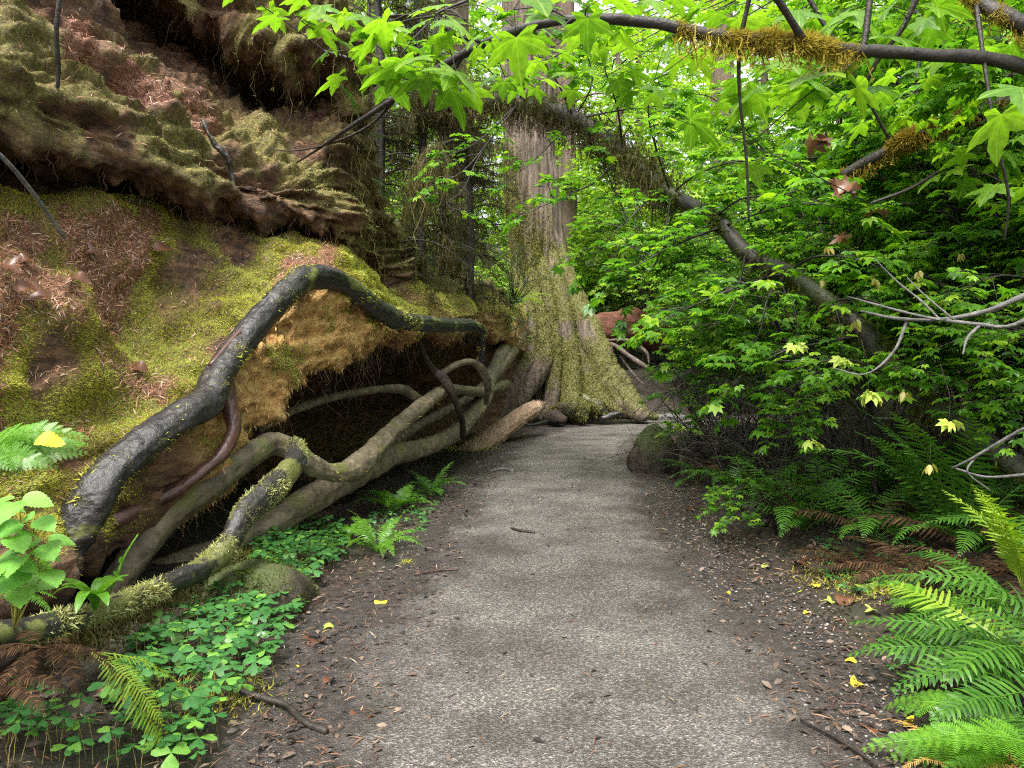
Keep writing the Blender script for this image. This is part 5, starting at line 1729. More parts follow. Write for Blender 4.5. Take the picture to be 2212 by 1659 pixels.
put_fern(2130, 3.5, .38, 6, "lady", "small pale lacy fern under the arching shining fronds", arch=[1, 2], az=(30, 200))
for (px, d, s, lab) in ((1980, 5.0, .6, "heap of rusty dead fern fronds at the thicket edge"), (2110, 4.8, .6, "rusty dead fern fronds under the slender yellow fern"), (2200, 5.3, .7, "brown collapsed fern below the low grey branch"), (1870, 5.4, .6, "brown withered fern behind the sorrel patch")):
    put_fern(px, d, s, 12, "dead", lab, arch=[3, 2, 3], group="dead ferns at the thicket edge")
put_fern(815, 6.0, .52, 13, "young", "bright green fern growing from the sorrel under the olive root", arch=[0, 1, 4, 2])
put_fern(930, 8.4, .58, 12, "sword", "darker fern behind the bright one below the long root", arch=[0, 1, 4, 2])
put_fern(850, 7.6, .5, 9, "lady", "lacy fern squeezed between the two ferns by the long root", arch=[0, 1, 2])
put_fern(745, 6.3, .36, 8, "lady", "small lacy fern against the root above the sorrel", arch=[1, 2])
put_fern(-70, 3.15, .50, 8, "lady", "lacy bright fern on the log holding a big yellow leaf", py=1000, arch=[2, 3], az=(-115, -65), roll=.75)
put_fern(110, 2.95, .26, 4, "young", "narrow upright frond beside the serrated berry leaves", py=1290, arch=[4, 0], az=(60, 200))
put_fern(-10, 2.75, .30, 3, "young", "fern frond lying along the mossy lowest root", py=1300, arch=[2, 3], az=(-110, -60))
put_fern(195, 2.85, .46, 5, "yellow", "fading fern hanging down under the lowest root with browned tips", py=1410, arch=[3], az=(-150, -40), second="dead", tiltx=-.9)
put_fern(90, 2.75, .30, 14, "dead", "mass of dead brown fern hanging beneath the lowest root", py=1400, arch=[3, 2], tiltx=-.5)
put_fern(10, 2.6, .28, 12, "dead", "dead brown fern clump at the edge below the root", py=1480, arch=[3, 2], tiltx=-.3)
put_fern(800, 8.3, .55, 2, "sword", "deep green fern frond hanging from the shaggy moss wall", py=385, arch=[3], az=(-100, -60), tiltx=-1.0)
put_fern(728, 7.3, .35, 3, "sword", "pale fern hanging high on the mossy end of the log", py=180, arch=[3], az=(-110, -50), tiltx=-1.0)
put_fern(793, 7.6, .20, 1, "yellow", "tiny pale frond dangling against the dark moss", py=482, arch=[3], az=(-95, -85), tiltx=-1.1)
put_fern(1120, 17.0, .9, 8, "yellow", "faded fern on the log end beside the big tree", py=655, arch=[1, 2])


# ------------------------------------------------------------------ ground cover and small plants
def sorrel_template():
    v, f = [], []
    out = [(0, 0), (-.24, .28), (-.44, .62), (-.40, .90), (-.20, 1.0), (0, .84), (.20, 1.0), (.40, .90), (.44, .62), (.24, .28)]
    for k in range(3):
        a = 2 * PI * k / 3
        o = len(v)
        for (x, y) in [(0, .5)] + out:
            z = -.22 * abs(x) - .10 * y * y + .02
            v.append([x * math.cos(a) - y * math.sin(a), x * math.sin(a) + y * math.cos(a), z])
        n = len(out)
        for j in range(n):
            f.append([o, o + 1 + (j + 1) % n, o + 1 + j])
    return np.array(v), np.array(f)


SORREL = sorrel_template()


def in_poly(x, y, poly):
    c = np.zeros(len(x), bool)
    n = len(poly)
    for i in range(n):
        (x1, y1), (x2, y2) = poly[i], poly[(i + 1) % n]
        m = ((y1 > y) != (y2 > y)) & (x < (x2 - x1) * (y - y1) / (y2 - y1 + 1e-9) + x1)
        c ^= m
    return c


def sorrel_patch(poly_px, n, s0, s1, label, lift=(.03, .12), bias=None, mat=M_SORREL):
    """Wood sorrel as ground cover over a patch of ground."""
    gp = []
    for (px, py) in poly_px:
        d = EYE * F / (py - CY)
        gp.append(((px - CX) / F * d, d))
    gp = np.array(gp)
    lo, hi = gp.min(0), gp.max(0)
    q = rng.uniform(lo, hi, (n * 12, 2))
    q = q[in_poly(q[:, 0], q[:, 1], gp)]
    keep, R = [], (s0 + s1) * .5
    grid = {}
    for p in q:                                            # loose spacing so leaves overlap but do not pile up
        c = (int(p[0] / R), int(p[1] / R))
        ok = all(np.hypot(*(p - r)) > R * .78 for i in (-1, 0, 1) for j in (-1, 0, 1) for r in grid.get((c[0] + i, c[1] + j), ()))
        if ok:
            grid.setdefault(c, []).append(p); keep.append(p)
        if len(keep) >= n:
            break
    k = np.array(keep)
    z0 = ground_z(k[:, 0], k[:, 1])
    z = z0 + rng.uniform(lift[0], lift[1], len(k))
    if bias is not None:
        z = z + bias(k[:, 0], k[:, 1])
    pos = np.column_stack([k, z])
    a = rng.uniform(0, 6.28, len(k))
    y = np.column_stack([np.cos(a), np.sin(a), rng.normal(0, .15, len(k))])
    mb = MB()
    up = np.column_stack([rng.normal(0.08, .22, len(k)), rng.normal(-.22, .22, len(k)), np.ones(len(k))])
    scatter(mb, *SORREL, basis(y, up), pos, rng.uniform(s0, s1, len(k)) * rng.choice([.55, .8, 1, 1, 1.1], len(k)))
    o = tag(mb.build("wood_sorrel", mat, smooth=False), label, "ground cover", kind="stuff")
    st = MB()
    for p, zz in zip(pos, z0):
        b = p + np.array([rng.normal(0, .02), rng.normal(0, .02), 0]); b[2] = zz - .01
        st.add(*tube(np.array([b, (b + p) / 2 + rng.normal(0, .006, 3), p]), [.0016, .0014, .001], 3, cap=False))
    st.build("stems", M_PODS, o)


sorrel_patch([(560, 1200), (660, 1150), (745, 1165), (742, 1215), (690, 1262), (640, 1345), (600, 1425), (560, 1500), (490, 1560), (430, 1680), (230, 1690), (225, 1560), (270, 1480), (380, 1385), (470, 1330), (540, 1280)], 470, .046, .068, "wood sorrel carpeting the bank between the mossy root and the path", (.05, .14))
sorrel_patch([(745, 1160), (860, 1090), (960, 1060), (930, 1140), (880, 1180), (780, 1195)], 120, .03, .045, "wood sorrel around the two ferns by the long root", (.02, .08))
sorrel_patch([(-30, 1640), (60, 1600), (140, 1640), (260, 1700), (-30, 1720)], 30, .045, .055, "few wood sorrel leaves in the bottom corner under dead fern", (.08, .2))
sorrel_patch([(1750, 1190), (1830, 1165), (1990, 1200), (2030, 1260), (1960, 1340), (1870, 1310), (1790, 1265)], 230, .026, .038, "dark wood sorrel beneath the rusty dead ferns", (.02, .06))
sorrel_patch([(1560, 1040), (1700, 1080), (1840, 1120), (1830, 1170), (1700, 1140), (1590, 1090)], 200, .03, .045, "wood sorrel and seedlings under the sword ferns at the path edge", (.02, .10))
sorrel_patch([(1900, 1380), (1960, 1350), (2000, 1480), (1990, 1640), (1930, 1500)], 30, .02, .035, "scattered sorrel below the shining fern", (.01, .05))

# low moss tufts and scraps on the ground by the path
mm = MB()
for (px, py, w, n) in ((1000, 968, .5, 900), (1040, 972, .35, 500), (880, 1218, .06, 160), (480, 1520, .25, 700), (560, 1230, .3, 1600), (1820, 1250, .4, 900), (1930, 1300, .3, 700)):
    d = EYE * F / (py - CY); c = np.array([(px - CX) / F * d, d])
    q = c + rng.normal(0, w * .5, (n, 2))
    p = np.column_stack([q, ground_z(q[:, 0], q[:, 1]) + .008])
    scatter(mm, np.array([[-.12, 0, 0], [.12, 0, 0], [0, 1, 0]]), np.array([[0, 1, 2]]), basis(rand_unit(n) + np.array([0, 0, .6]), rand_unit(n)), p, rng.uniform(.012, .04, n), rng.uniform(.2, .6, n))
tag(mm.build("ground_moss", M_MOSS, smooth=False, attr="tone"), kind="stuff")


def ovate_template(serr=9):
    v, f = [], []
    m = serr * 2 + 1
    for k in range(m):
        t = k / (m - 1)
        w = .44 * max(0.02, math.sin(PI * min(1, t ** .8 * .97 + .02))) ** .75
        if k % 2: w *= .86
        z = -.28 * t * t
        v += [[-w, t - .03 * (k % 2), .10 * w + z + (.015 if k % 2 else 0)], [0, t, z - .02], [w, t - .03 * (k % 2), .10 * w + z + (.015 if k % 2 else 0)]]
    for k in range(m - 1):
        a = 3 * k
        for c in (0, 1):
            f += [[a + c, a + c + 1, a + c + 4], [a + c, a + c + 4, a + c + 3]]
    return np.array(v), np.array(f)


OVATE = ovate_template()


def berry_plant(base, tips, label, size):
    b = P(*base)
    o = empty("berry_plant", b, 0, label, "plant")
    fo, st = MB(), MB()
    for (px, py, d) in tips:
        c = P(px, py, d) - b
        st.add(*tube(np.array([[0, 0, -.05], c * .5 + np.array([.02, 0, .02]), c]), [.004, .003, .002], 4, 5))
        a0 = rng.uniform(-2.4, -.6)
        for j, da in enumerate((0, 1.5, -1.5)):
            a = a0 + da
            dv = np.array([[math.cos(a), math.sin(a), -.12]])
            pl = .045 if j == 0 else .012
            q = c + dv[0] * pl
            st.add(*tube(np.array([c, q]), [.0015, .001], 3))
            scatter(fo, *OVATE, basis(dv, np.array([[rng.normal(.05, .2), rng.normal(-.35, .2), 1.0]])), q[None], [size * (1.1 if j == 0 else .9) * rng.uniform(.85, 1.1)])
    fo.build("leaves", M_BERRY, o, smooth=False)
    st.build("stem", M_PODS, o)


berry_plant((30, 1330, 2.65), [(40, 1075, 2.45), (75, 1120, 2.5), (15, 1150, 2.45), (95, 1165, 2.55), (60, 1190, 2.5), (100, 1230, 2.5), (20, 1215, 2.45), (50, 1255, 2.55), (-10, 1090, 2.5), (-20, 1230, 2.5)], "leafy berry plant with serrated pale green leaves on the log base", .098)


def strap_plant(base, label):
    b = P(*base)
    o = empty("strap_leaved_plant", b, 0, label, "plant")
    for k in range(9):
        a = 2 * PI * k / 9 + rng.uniform(-.3, .3)
        L = rng.uniform(.20, .34); n = 9
        t = np.linspace(0, 1, n)
        el = np.radians(rng.uniform(75, 88) - rng.uniform(90, 150) * t)
        c = np.zeros((n, 3)); h = np.concatenate([[0], np.cumsum(np.cos(el[:-1]) * L / (n - 1))]); z = np.concatenate([[0], np.cumsum(np.sin(el[:-1]) * L / (n - 1))])
        c[:, 0], c[:, 1], c[:, 2] = np.cos(a) * h, np.sin(a) * h, z
        s = np.array([-math.sin(a), math.cos(a), 0])
        w = (.026 * np.sin(PI * (t * .92 + .06)) ** .6)[:, None]
        v = np.stack([c - s * w + [0, 0, .004], c, c + s * w + [0, 0, .004]], 1).reshape(-1, 3)
        i = np.arange(n - 1)[:, None] * 3 + np.arange(2)[None]
        f = np.stack([i, i + 1, i + 4, i + 3], -1).reshape(-1, 4)
        m = MB(); m.add(v, f)
        m.build("leaf", M_FERN_B, o)


strap_plant((205, 1318, 3.35), "tuft of bright strap shaped leaves growing on the lowest mossy root")
mb = MB(); org = P(225, 1300, 3.5)
mb.add(*tube(PL([(225, 1300, 3.5), (250, 1250, 3.5), (270, 1200, 3.52), (298, 1155, 3.55)]) - org, [.006, .006, .005, .004], 6, 6, .2, 4, 40))
m2 = MB(); scatter(m2, *OVATE, basis(np.array([[.2, -.5, 1.0], [-.6, -.5, .5]]), np.array([[1.0, -1, .3], [0, -1, .2]])), PL([(262, 1215, 3.5), (255, 1240, 3.5)]) - org, [.03, .025])
o = tag(mb.build("green_shoot", M_FERN_B, loc=org), "thin green budding shoot sticking up before the dark hollow", "plant")
m2.build("leaf", M_FERN_B, o)


# huckleberry on the far log end
def huckleberry(pxs, label):
    b = P(*pxs[0])
    o = empty("huckleberry_shrub", b, 0, label, "shrub")
    fo, st = MB(), MB()
    for k in range(26):
        e = P(*pxs[1 + k % (len(pxs) - 1)]) - b + rng.normal(0, .22, 3)
        pts = np.array([[0, 0, 0], e * .5 + rng.normal(0, .1, 3), e])
        st.add(*tube(pts, [.012, .008, .003], 4, 4))
        c = crom(pts, 12)
        n = 34
        p = c[rng.integers(8, len(c), n)] + rng.normal(0, .05, (n, 3))
        dv = rand_unit(n); dv[:, 2] *= .4
        scatter(fo, np.array([[0, 0, 0], [-.28, .45, .03], [0, 1, -.05], [.28, .45, .03]]), np.array([[0, 2, 1], [0, 3, 2]]), leaf_basis(dv, .35), p, rng.uniform(.035, .06, n))
    fo.build("crown", M_HUCK, o, smooth=False)
    st.build("stems", M_TWIG, o)


huckleberry([(1110, 655, 16.8), (1080, 560, 16.4), (1110, 540, 16.2), (1140, 600, 16.2), (1120, 640, 16), (1060, 590, 16.4), (1090, 620, 16.2)], "glossy small leaved evergreen bush on the log end against the big trunk")
huckleberry([(1085, 720, 15.5), (1060, 665, 15.0), (1090, 680, 14.8), (1110, 700, 15)], "small glossy leafy sprig low on the red log end")

# ------------------------------------------------------------------ stump, slab, red log, loose wood
def lump(c, size, label, name, mat, seed, cat, mosscnt=0, nu=40, nv=26, shape=None):
    u = np.linspace(0, 2 * PI, nu, endpoint=False); w = np.linspace(0, PI, nv)
    U, W = np.meshgrid(u, w)
    v = np.stack([np.cos(U) * np.sin(W), np.sin(U) * np.sin(W), np.cos(W)], -1).reshape(-1, 3)
    v = np.sign(v) * np.abs(v) ** .75
    if shape is not None:
        v = shape(v)
    v = v * np.array(size)
    n = v / (np.linalg.norm(v, axis=1, keepdims=True) + 1e-9)
    rid = 1 - np.abs(fbm(v, 3.2, 4, seed, (1.6, 1.6, .5)))
    v = v + n * ((.16 * fbm(v, 2.2, 3, seed + 1) + .16 * (rid - .8)) * min(size))[:, None] * 1.6
    i = np.arange(nv - 1)[:, None] * nu; j = np.arange(nu)[None]; k = (j + 1) % nu
    f = np.stack([i + j, i + nu + j, i + nu + k, i + k], -1).reshape(-1, 4)
    f = np.vstack([f[:, [0, 1, 2]], f[:, [0, 2, 3]]])
    mb = MB(); mb.add(v, f)
    o = tag(mb.build(name, mat, loc=c, extra={"moss": sstep(.1, .7, n[:, 2] + .5 * fbm(v, 3, 3, seed))}), label, cat)
    if mosscnt:
        mm = MB()
        moss_on(mm, v, f, mosscnt, .012, .04, .22, lambda q, _: sstep(0, .3, q[:, 2] / size[2] + .3 * fbm(q, 4, 3, seed)), (.1, .7), .3)
        tag(mm.build("moss", M_DARKMOSS, o, smooth=False, attr="tone"), kind="stuff")
    return o


c = P(1412, 985, 10.4); c[2] = .24
lump(c, (.30, .26, .40), "squat dark broken stump with mossy top standing on the path edge", "tree_stump", M_STUMP, 801, "stump", 2600, 56, 36,
     lambda v: v * np.column_stack([1 - .35 * v[:, 2], 1 - .25 * v[:, 2], np.ones(len(v))]) + np.column_stack([.22 * v[:, 2], 0 * v[:, 0], .15 * v[:, 0] * -1]))
c = P(1488, 945, 12.2); c[2] = .14
lump(c, (.20, .2, .25), "small black stump behind the squat mossy one", "tree_stump", M_STUMP, 803, "stump", 300)
c = P(540, 1270, 4.7); c[2] = .02
lump(c, (.34, .30, .22), "low green mossy hump under the dark crusted root", "mossy_mound", M_STUMP, 805, "mound", 5000)
c = P(1445, 905, 19.5); c[2] = .05
lump(c, (.42, .2, .13), "grey stone lying across the far bend of the path", "stone", M_GREYTWIG, 807, "stone", 0)

# split wood slab leaning by the big tree
a_, b_ = P(1000, 985, 13.0), P(1152, 878, 15.2)
org = a_.copy()
ax = (b_ - a_); Ls = np.linalg.norm(ax); ax /= Ls
sd_ = np.cross(ax, [0, 0, 1.0]); sd_ /= np.linalg.norm(sd_)
nr_ = np.cross(sd_, ax)
sec = np.array([(-.27, -.10), (-.29, .02), (-.20, .09), (-.05, .11), (.10, .10), (.24, .08), (.28, -.01), (.25, -.11), (.05, -.13)])
st_ = np.linspace(0, 1, 40)
ring_ = sec.repeat(6, 0) * (1 - np.tile(np.linspace(0, 1, 6, endpoint=False), 9))[:, None] + np.roll(sec, -1, 0).repeat(6, 0) * np.tile(np.linspace(0, 1, 6, endpoint=False), 9)[:, None]
v = (ax[None] * (st_[:, None] * Ls))[:, None, :] + sd_ * ring_[None, :, :1] * (1 - .25 * st_[:, None, None]) + nr_ * ring_[None, :, 1:] * (1 - .15 * st_[:, None, None])
v[-6:] += ax * (np.random.default_rng(3).random((1, 54, 1)) * .22 * np.linspace(0, 1, 6)[:, None, None])
nS = 54
v = v.reshape(-1, 3)
v = v + (np.outer(fbm(v, 6, 4, 821, (1, .5, 1)), nr_) + np.outer(fbm(v, 6, 4, 822, (1, .5, 1)), sd_)) * .022
v = np.vstack([v, v[-nS:].mean(0)])
ii = np.arange(39)[:, None] * nS; jj = np.arange(nS)[None]; kk = (jj + 1) % nS
f = np.stack([ii + jj, ii + kk, ii + nS + kk, ii + nS + jj], -1).reshape(-1, 4)
f = np.vstack([f[:, [0, 1, 2]], f[:, [0, 2, 3]], np.stack([39 * nS + jj[0], 39 * nS + kk[0], np.full(nS, len(v) - 1)], -1)])
mb = MB(); mb.add(v, f)
tag(mb.build("wood_slab", M_SLAB, loc=org), "weathered split slab of wood leaning on the bank before the big tree", "wood slab")

# broken red log behind, with its roots
a, b = P(1265, 720, 24.5), P(1760, 700, 27)
org = a.copy()
v, f = tube(np.array([a, a * .6 + b * .4 + np.array([0, 0, .1]), b, b + np.array([3, .6, -.2])]) - org, [.6, .72, .75, .7], 34, 24, .26, 830, 1.8, .1, knob=.8)
mb = MB(); mb.add(v, f)
lg = tag(mb.build("fallen_log", M_REDWOOD, loc=org), "crumbling red log lying on the bank behind the big tree", "fallen log")
for k, s in enumerate(([(1285, 744, 23.4, 3), (1325, 745, 23.2, 5), (1360, 770, 22.8, 5.5), (1400, 795, 22.5, 5)], [(1310, 735, 23.6, 3), (1355, 736, 23.3, 4.5), (1395, 760, 23.0, 4), (1402, 785, 22.9, 2)], [(1340, 770, 23.2, 3), (1370, 810, 22.8, 3), (1390, 830, 22.6, 2)])):
    v, f, _, _ = limb(s, 8, 8, .15, 840 + k, 5)
    mb = MB(); mb.add(v, f)
    tag(mb.build("bare_root", M_REDBARE), ["long bare root crossing the red bank behind the big tree", "shorter bare root curling above the long one on the red bank", "thin forked rootlet dangling down the red bank"][k], "root", "bare roots on the red bank")


def stick(seq, label, mat=M_TWIG, rough=.2, name="stick"):
    pts = PL(seq); org = pts[0].copy()
    v, f = tube(pts - org, [s[3] / F * s[2] for s in seq], 7, 8, rough, int(seq[0][0]), 30, cap=True)
    mb = MB(); mb.add(v, f)
    return tag(mb.build(name, mat, loc=org), label, "stick")


def gpt(px, py, rp, lift=.034):
    d = EYE * F / (py - CY)
    for _ in range(3):
        x = (px - CX) / F * d
        d = (EYE - float(ground_z(x, d)) - lift) * F / (py - CY)
    return (px, py, d, rp)


stick([gpt(512, 1490, 6), gpt(560, 1505, 7), gpt(620, 1525, 7), gpt(655, 1558, 8), gpt(705, 1580, 7)], "crooked black stick lying between the sorrel and the path")
stick([gpt(1103, 1140, 2), gpt(1125, 1146, 3), gpt(1155, 1150, 3)], "short dark twig lying alone in the middle of the path")
stick([gpt(1060, 1018, 3), gpt(1085, 1014, 5), gpt(1110, 1018, 5)], "bent grey stick on the path edge near the slab", M_GREYTWIG)
stick([gpt(1590, 1080, 7), gpt(1625, 1108, 9), gpt(1655, 1130, 8)], "curved dark stick beside the ferns at the path edge")
stick([gpt(1950, 1745, 5), gpt(1900, 1660, 4), gpt(1800, 1590, 4), gpt(1730, 1555, 3)], "thin dark twig among yellow leaves at the gravel edge")
stick([(-60, 300, 3.5, 4), (0, 335, 3.55, 5), (70, 415, 3.75, 5), (140, 515, 3.98, 4)], "smooth grey stick leaning against the litter slope of the log", M_GREYTWIG, .05)
stick([(133, -30, 4.7, 6), (122, 60, 4.75, 5), (126, 150, 4.85, 5), (124, 205, 4.9, 3)], "thin dark stick hanging down the upper mossy log")
stick([(437, 258, 6.42, 4), (452, 292, 6.4, 5), (470, 318, 6.42, 6), (490, 338, 6.45, 6), (500, 370, 6.5, 5), (507, 410, 6.5, 3)], "black charred root strip clinging to the middle of the mossy log", rough=.5)
stick([gpt(1760, 1530, 2), gpt(1850, 1520, 2), gpt(1900, 1545, 2)], "fine reddish twig by the gravel under the shining fern", M_ROOT_RED)
stick([gpt(900, 1240, 2), gpt(950, 1232, 2), gpt(990, 1230, 1.5)], "fine twig on the path dirt beside the sorrel", M_ROOT_RED)


# ------------------------------------------------------------------ fallen leaves
def fallen(px, py, Lp, mat, kind, label, d=None, lift=.01, up=None, curl=.35, pos=None):
    if d is None:
        _, _, d, _ = gpt(px, py, 0, lift)
    c = P(px, py, d) if pos is None else np.asarray(pos)
    L = Lp / F * d
    tv, tf = LEAF_MAPLE[:2] if kind == "maple" else OVATE
    tv = tv.copy(); tv[:, 2] = curl * (tv[:, 0] ** 2) + .12 * np.sin(tv[:, 1] * 5)
    a = rng.uniform(0, 6.28)
    y = np.array([[math.cos(a), math.sin(a), .05]])
    if up is not None:
        y = np.cross(np.array([up]), rand_unit(1))
    mb = MB(); scatter(mb, tv, tf, basis(y, np.array([[0, 0, 1.0]]) if up is None else np.array([up])), np.zeros((1, 3)), [L])
    return tag(mb.build("fallen_leaf", mat, loc=c, smooth=False), label, "leaf")


for a in ((690, 1385, 42, M_BLEAF, "maple", "curled rust brown leaf on the dirt beside the sorrel"),
          (772, 1558, 44, M_BLEAF, "maple", "orange tan leaf on the gravel beyond the crooked black stick"),
          (825, 1300, 34, M_YLEAF, "ovate", "slim yellow leaf on the path beside the dirt edge"),
          (866, 1348, 12, M_YLEAF, "ovate", "tiny yellow leaf scrap below the slim yellow leaf"),
          (722, 1355, 34, M_PALELEAF, "ovate", "upturned pale green leaf at the edge of the sorrel"),
          (1095, 1625, 20, M_YLEAF, "maple", "small bright yellow leaf alone on the gravel at the front"),
          (1145, 1330, 14, M_BLEAF, "ovate", "small red brown leaf in the middle of the path"),
          (940, 1315, 14, M_YLEAF, "ovate", "yellow fleck of leaf on the pale gravel"),
          (650, 1440, 16, M_YLEAF, "ovate", "small yellow leaf touching the sorrel border"),
          (700, 1475, 34, M_BLEAF, "ovate", "dark brown folded leaf near the sorrel border"),
          (1842, 1480, 36, M_YLEAF, "maple", "vivid yellow leaf on the gravel under the shining fern"),
          (1850, 1432, 32, M_YLEAF, "ovate", "yellow and orange leaf just above the vivid yellow one"),
          (1580, 1284, 20, M_YLEAF, "ovate", "narrow yellow leaf at the path margin by the drooping frond"),
          (1662, 1222, 22, M_PALELEAF, "ovate", "pale yellow leaf beside the tip of the drooping frond"),
          (1405, 1012, 16, M_YLEAF, "ovate", "yellow leaf on the path in front of the squat stump"),
          (1830, 1292, 50, M_BLEAF, "ovate", "large curled chestnut leaf under the green fallen maple leaf"),
          (1878, 1275, 50, M_PALELEAF, "maple", "green fallen maple leaf lying on the dead litter"),
          (1795, 1300, 24, M_PALELEAF, "maple", "small yellow green leaf left of the chestnut leaf"),
          (1890, 1318, 26, M_PALELEAF, "maple", "pale crumpled leaf touching the chestnut leaf"),
          (1765, 1268, 26, M_YLEAF, "ovate", "dull yellow leaf above the yellow green one in the litter"),
          (1480, 1100, 22, M_BLEAF, "ovate", "brown leaf on the shaded path edge by the ferns"),
          (1735, 1325, 22, M_YLEAF, "ovate", "thin yellow sliver of leaf on dark litter"),
          (1950, 1565, 42, M_YLEAF, "maple", "ragged yellow leaf by the thin dark twig"),
          (1890, 1575, 40, M_BLEAF, "maple", "shredded orange brown leaf by the thin dark twig"),
          (1700, 1660, 46, M_BLEAF, "ovate", "reddish tan leaf at the bottom of the gravel"),
          (1720, 1215, 30, M_BLEAF, "maple", "dull brown leaf beneath the ferns by the curved stick")):
    fallen(*a)

LPX = LOG_V[:, 0] / np.maximum(LOG_V[:, 1], .1) * F + CX
LPY = CY - (LOG_V[:, 2] - EYE) / np.maximum(LOG_V[:, 1], .1) * F


def on_log(px, py):
    m = np.where((np.abs(LPX - px) < 14) & (np.abs(LPY - py) < 14) & (LOG_V[:, 1] > 1))[0]
    k = m[np.argmin(LOG_V[m, 1])]
    return LOG_V[k]


for (px, py, Lp, mat, kind, lab) in ((45, 640, 50, M_BLEAF, "ovate", "glossy pinkish brown leaf at the bottom of the litter slope"), (110, 640, 44, M_BLEAF, "maple", "wet red brown leaf next to the pinkish one on the litter"), (165, 600, 40, M_BLEAF, "ovate", "folded dark leaf on the needle litter of the log"), (345, 538, 44, M_BLEAF, "ovate", "single tan leaf lying on the moss edge of the litter slope"), (318, 795, 40, M_BLEAF, "ovate", "shiny brown leaf cupped on the bright moss above the arched root"), (80, 560, 34, M_BLEAF, "ovate", "reddish leaf half buried in needles high on the slope"), (15, 590, 40, M_BLEAF, "maple", "brown leaf at the left end of the needle slope"), (220, 560, 30, M_BLEAF, "maple", "small crumpled leaf on the upper needle slope")):
    p = on_log(px, py)
    fallen(px, py, Lp, mat, kind, lab, d=p[1], pos=p + np.array([.03, -.05, .03]), up=[.35, -.55, .75], curl=.6)
fallen(75, 955, 60, M_YLEAF, "ovate", "big golden leaf caught on the lacy fern", d=3.0, up=[.1, -.5, .8], curl=.4)

# yellowing maple sprigs and pods hanging in the shade of the thicket
for (px, py, d, n, Lp, lab) in ((1720, 740, 5.6, 3, 24, "pale yellow maple sprig hanging before the dark twigs"), (1818, 770, 5.5, 3, 26, "yellow maple sprig hanging lower beside the leaning trunk"), (1875, 845, 5.2, 4, 32, "yellow maple sprig in front of the tall upright fern"), (1755, 948, 5.6, 3, 26, "lone pale leaf sprig low above the shaded ferns"), (2050, 905, 4.9, 3, 26, "yellowish sprig beside the mossy trunk foot")):
    fo = Foliage()
    c = P(px, py, d); L = Lp / F * d
    top = np.array([0, .1, .35])
    fo.tw.add(*tube(np.array([top, [0.02, .03, .15], [0, 0, 0]]), [.003, .002, .0015], 4, 5))
    for j in range(n):
        a = 2.1 * j + rng.uniform(0, 1)
        dv = np.array([math.cos(a), -.5 + .3 * math.sin(a), -.7])
        fo.pos.append(dv * .03); fo.dir.append(dv); fo.size.append(L)
    o = empty("maple_sprig", c, 0, lab, "sprig", "yellow sprigs hanging in the thicket")
    mo = bpy.data.objects.new("leaves", fo.leaves(M_PALELEAF, [LEAF_VINE2], .5)); col.objects.link(mo); mo.parent = o
    fo.tw.build("stem", M_TWIG, o)


# low leafy sprays over the dark brush, and seed pods
def low_maple(base, brs, label, size=.075):
    b = P(*base); b[2] = float(ground_z(b[0], b[1])) - .03
    fo = Foliage()
    for q in brs:
        pts = np.vstack([[0, 0, 0], PL(q) - b])
        fo.branch(pts, np.linspace(.012, .003, len(pts)), 9, .26, 3, size, .45, 4)
    plant_things(fo, "vine_maple", label, "shrub", b, 0, M_VINE, [LEAF_VINE, LEAF_VINE2], "small vine maples at the thicket edge", 1.0)


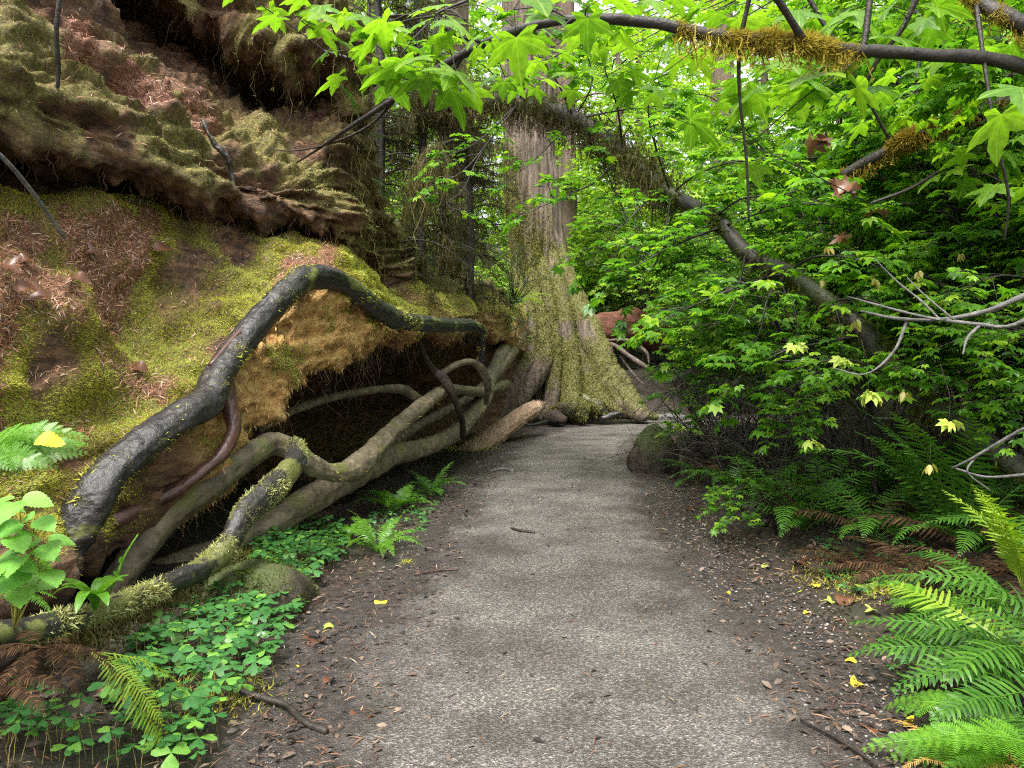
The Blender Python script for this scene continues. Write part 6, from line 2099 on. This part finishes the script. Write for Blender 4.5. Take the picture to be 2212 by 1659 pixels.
low_maple((1900, 960, 6.6), [[(1860, 850, 6.5), (1760, 850, 6.4), (1690, 890, 6.3)], [(1850, 880, 6.5), (1770, 905, 6.2), (1700, 935, 6.1)], [(1860, 830, 6.6), (1790, 810, 6.6), (1720, 830, 6.6)]], "small vine maple with pale sprays spread before the black twigs")
low_maple((1590, 960, 9.4), [[(1560, 900, 9.3), (1520, 905, 9.2), (1470, 915, 9.2)], [(1570, 880, 9.4), (1530, 860, 9.4), (1450, 850, 9.4)], [(1600, 860, 9.4), (1640, 870, 9.2), (1680, 900, 9.0)], [(1560, 850, 9.5), (1500, 810, 9.6), (1430, 790, 9.8)]], "small vine maple dipping towards the gravel beyond the mossy stump")
low_maple((1680, 1090, 6.6), [[(1640, 1060, 6.5), (1600, 1055, 6.4), (1570, 1070, 6.4)], [(1660, 1080, 6.4), (1620, 1100, 6.2), (1590, 1110, 6.1)]], "tiny maple seedling among the ferns at the path edge", .05)
low_maple((2120, 900, 6.3), [[(2060, 820, 6.0), (2000, 800, 5.8), (1930, 770, 5.7)], [(2130, 780, 6.0), (2160, 720, 5.8), (2190, 640, 5.7)], [(2100, 800, 6.2), (2110, 700, 6.0), (2060, 620, 5.9)]], "vine maple sprays around the grey dead branch")

for (px, py, d, lab) in ((1985, 585, 5.6, "tan folded seed pods hanging high above the grey dead branch"), (1890, 600, 5.8, "greenish seed pod pair beside the tan folded pods"), (2075, 545, 5.7, "drooping yellow green pods near the brown mossy bough"), (1780, 600, 6.2, "small brown pod cluster among the maple leaves over the leaning trunk"), (1850, 690, 5.6, "slim pale pods hanging under the maple sprays"), (2010, 1000, 4.6, "row of yellow drooping pods above the shining ferns"), (1955, 840, 5.0, "two tan pods dangling near the leaning trunk foot"), (1790, 530, 6.3, "withered cream pods in the middle of the thicket")):
    c = P(px, py, d)
    mb, st = MB(), MB()
    for k in range(5):
        a = rng.uniform(0, 6.28)
        q = np.array([math.cos(a) * .012, math.sin(a) * .012, -rng.uniform(0, .02)])
        dv = np.array([[math.cos(a) * .35, math.sin(a) * .35, -1.0]])
        tv, tf = OVATE
        tv = tv * np.array([.55, 1, 1]); tv[:, 2] = 1.4 * tv[:, 0] ** 2 + .2 * tv[:, 1]
        scatter(mb, tv, tf, basis(dv, rand_unit(1)), q[None], [rng.uniform(.05, .09)])
        st.add(*tube(np.array([[0, 0, .12], [0, 0, .03], q]), [.0015, .0012, .001], 3))
    o = tag(mb.build("seed_pod_cluster", M_PODS, loc=c), lab, "seed pods", "seed pods in the thicket")
    st.build("stalk", M_TWIG, o)
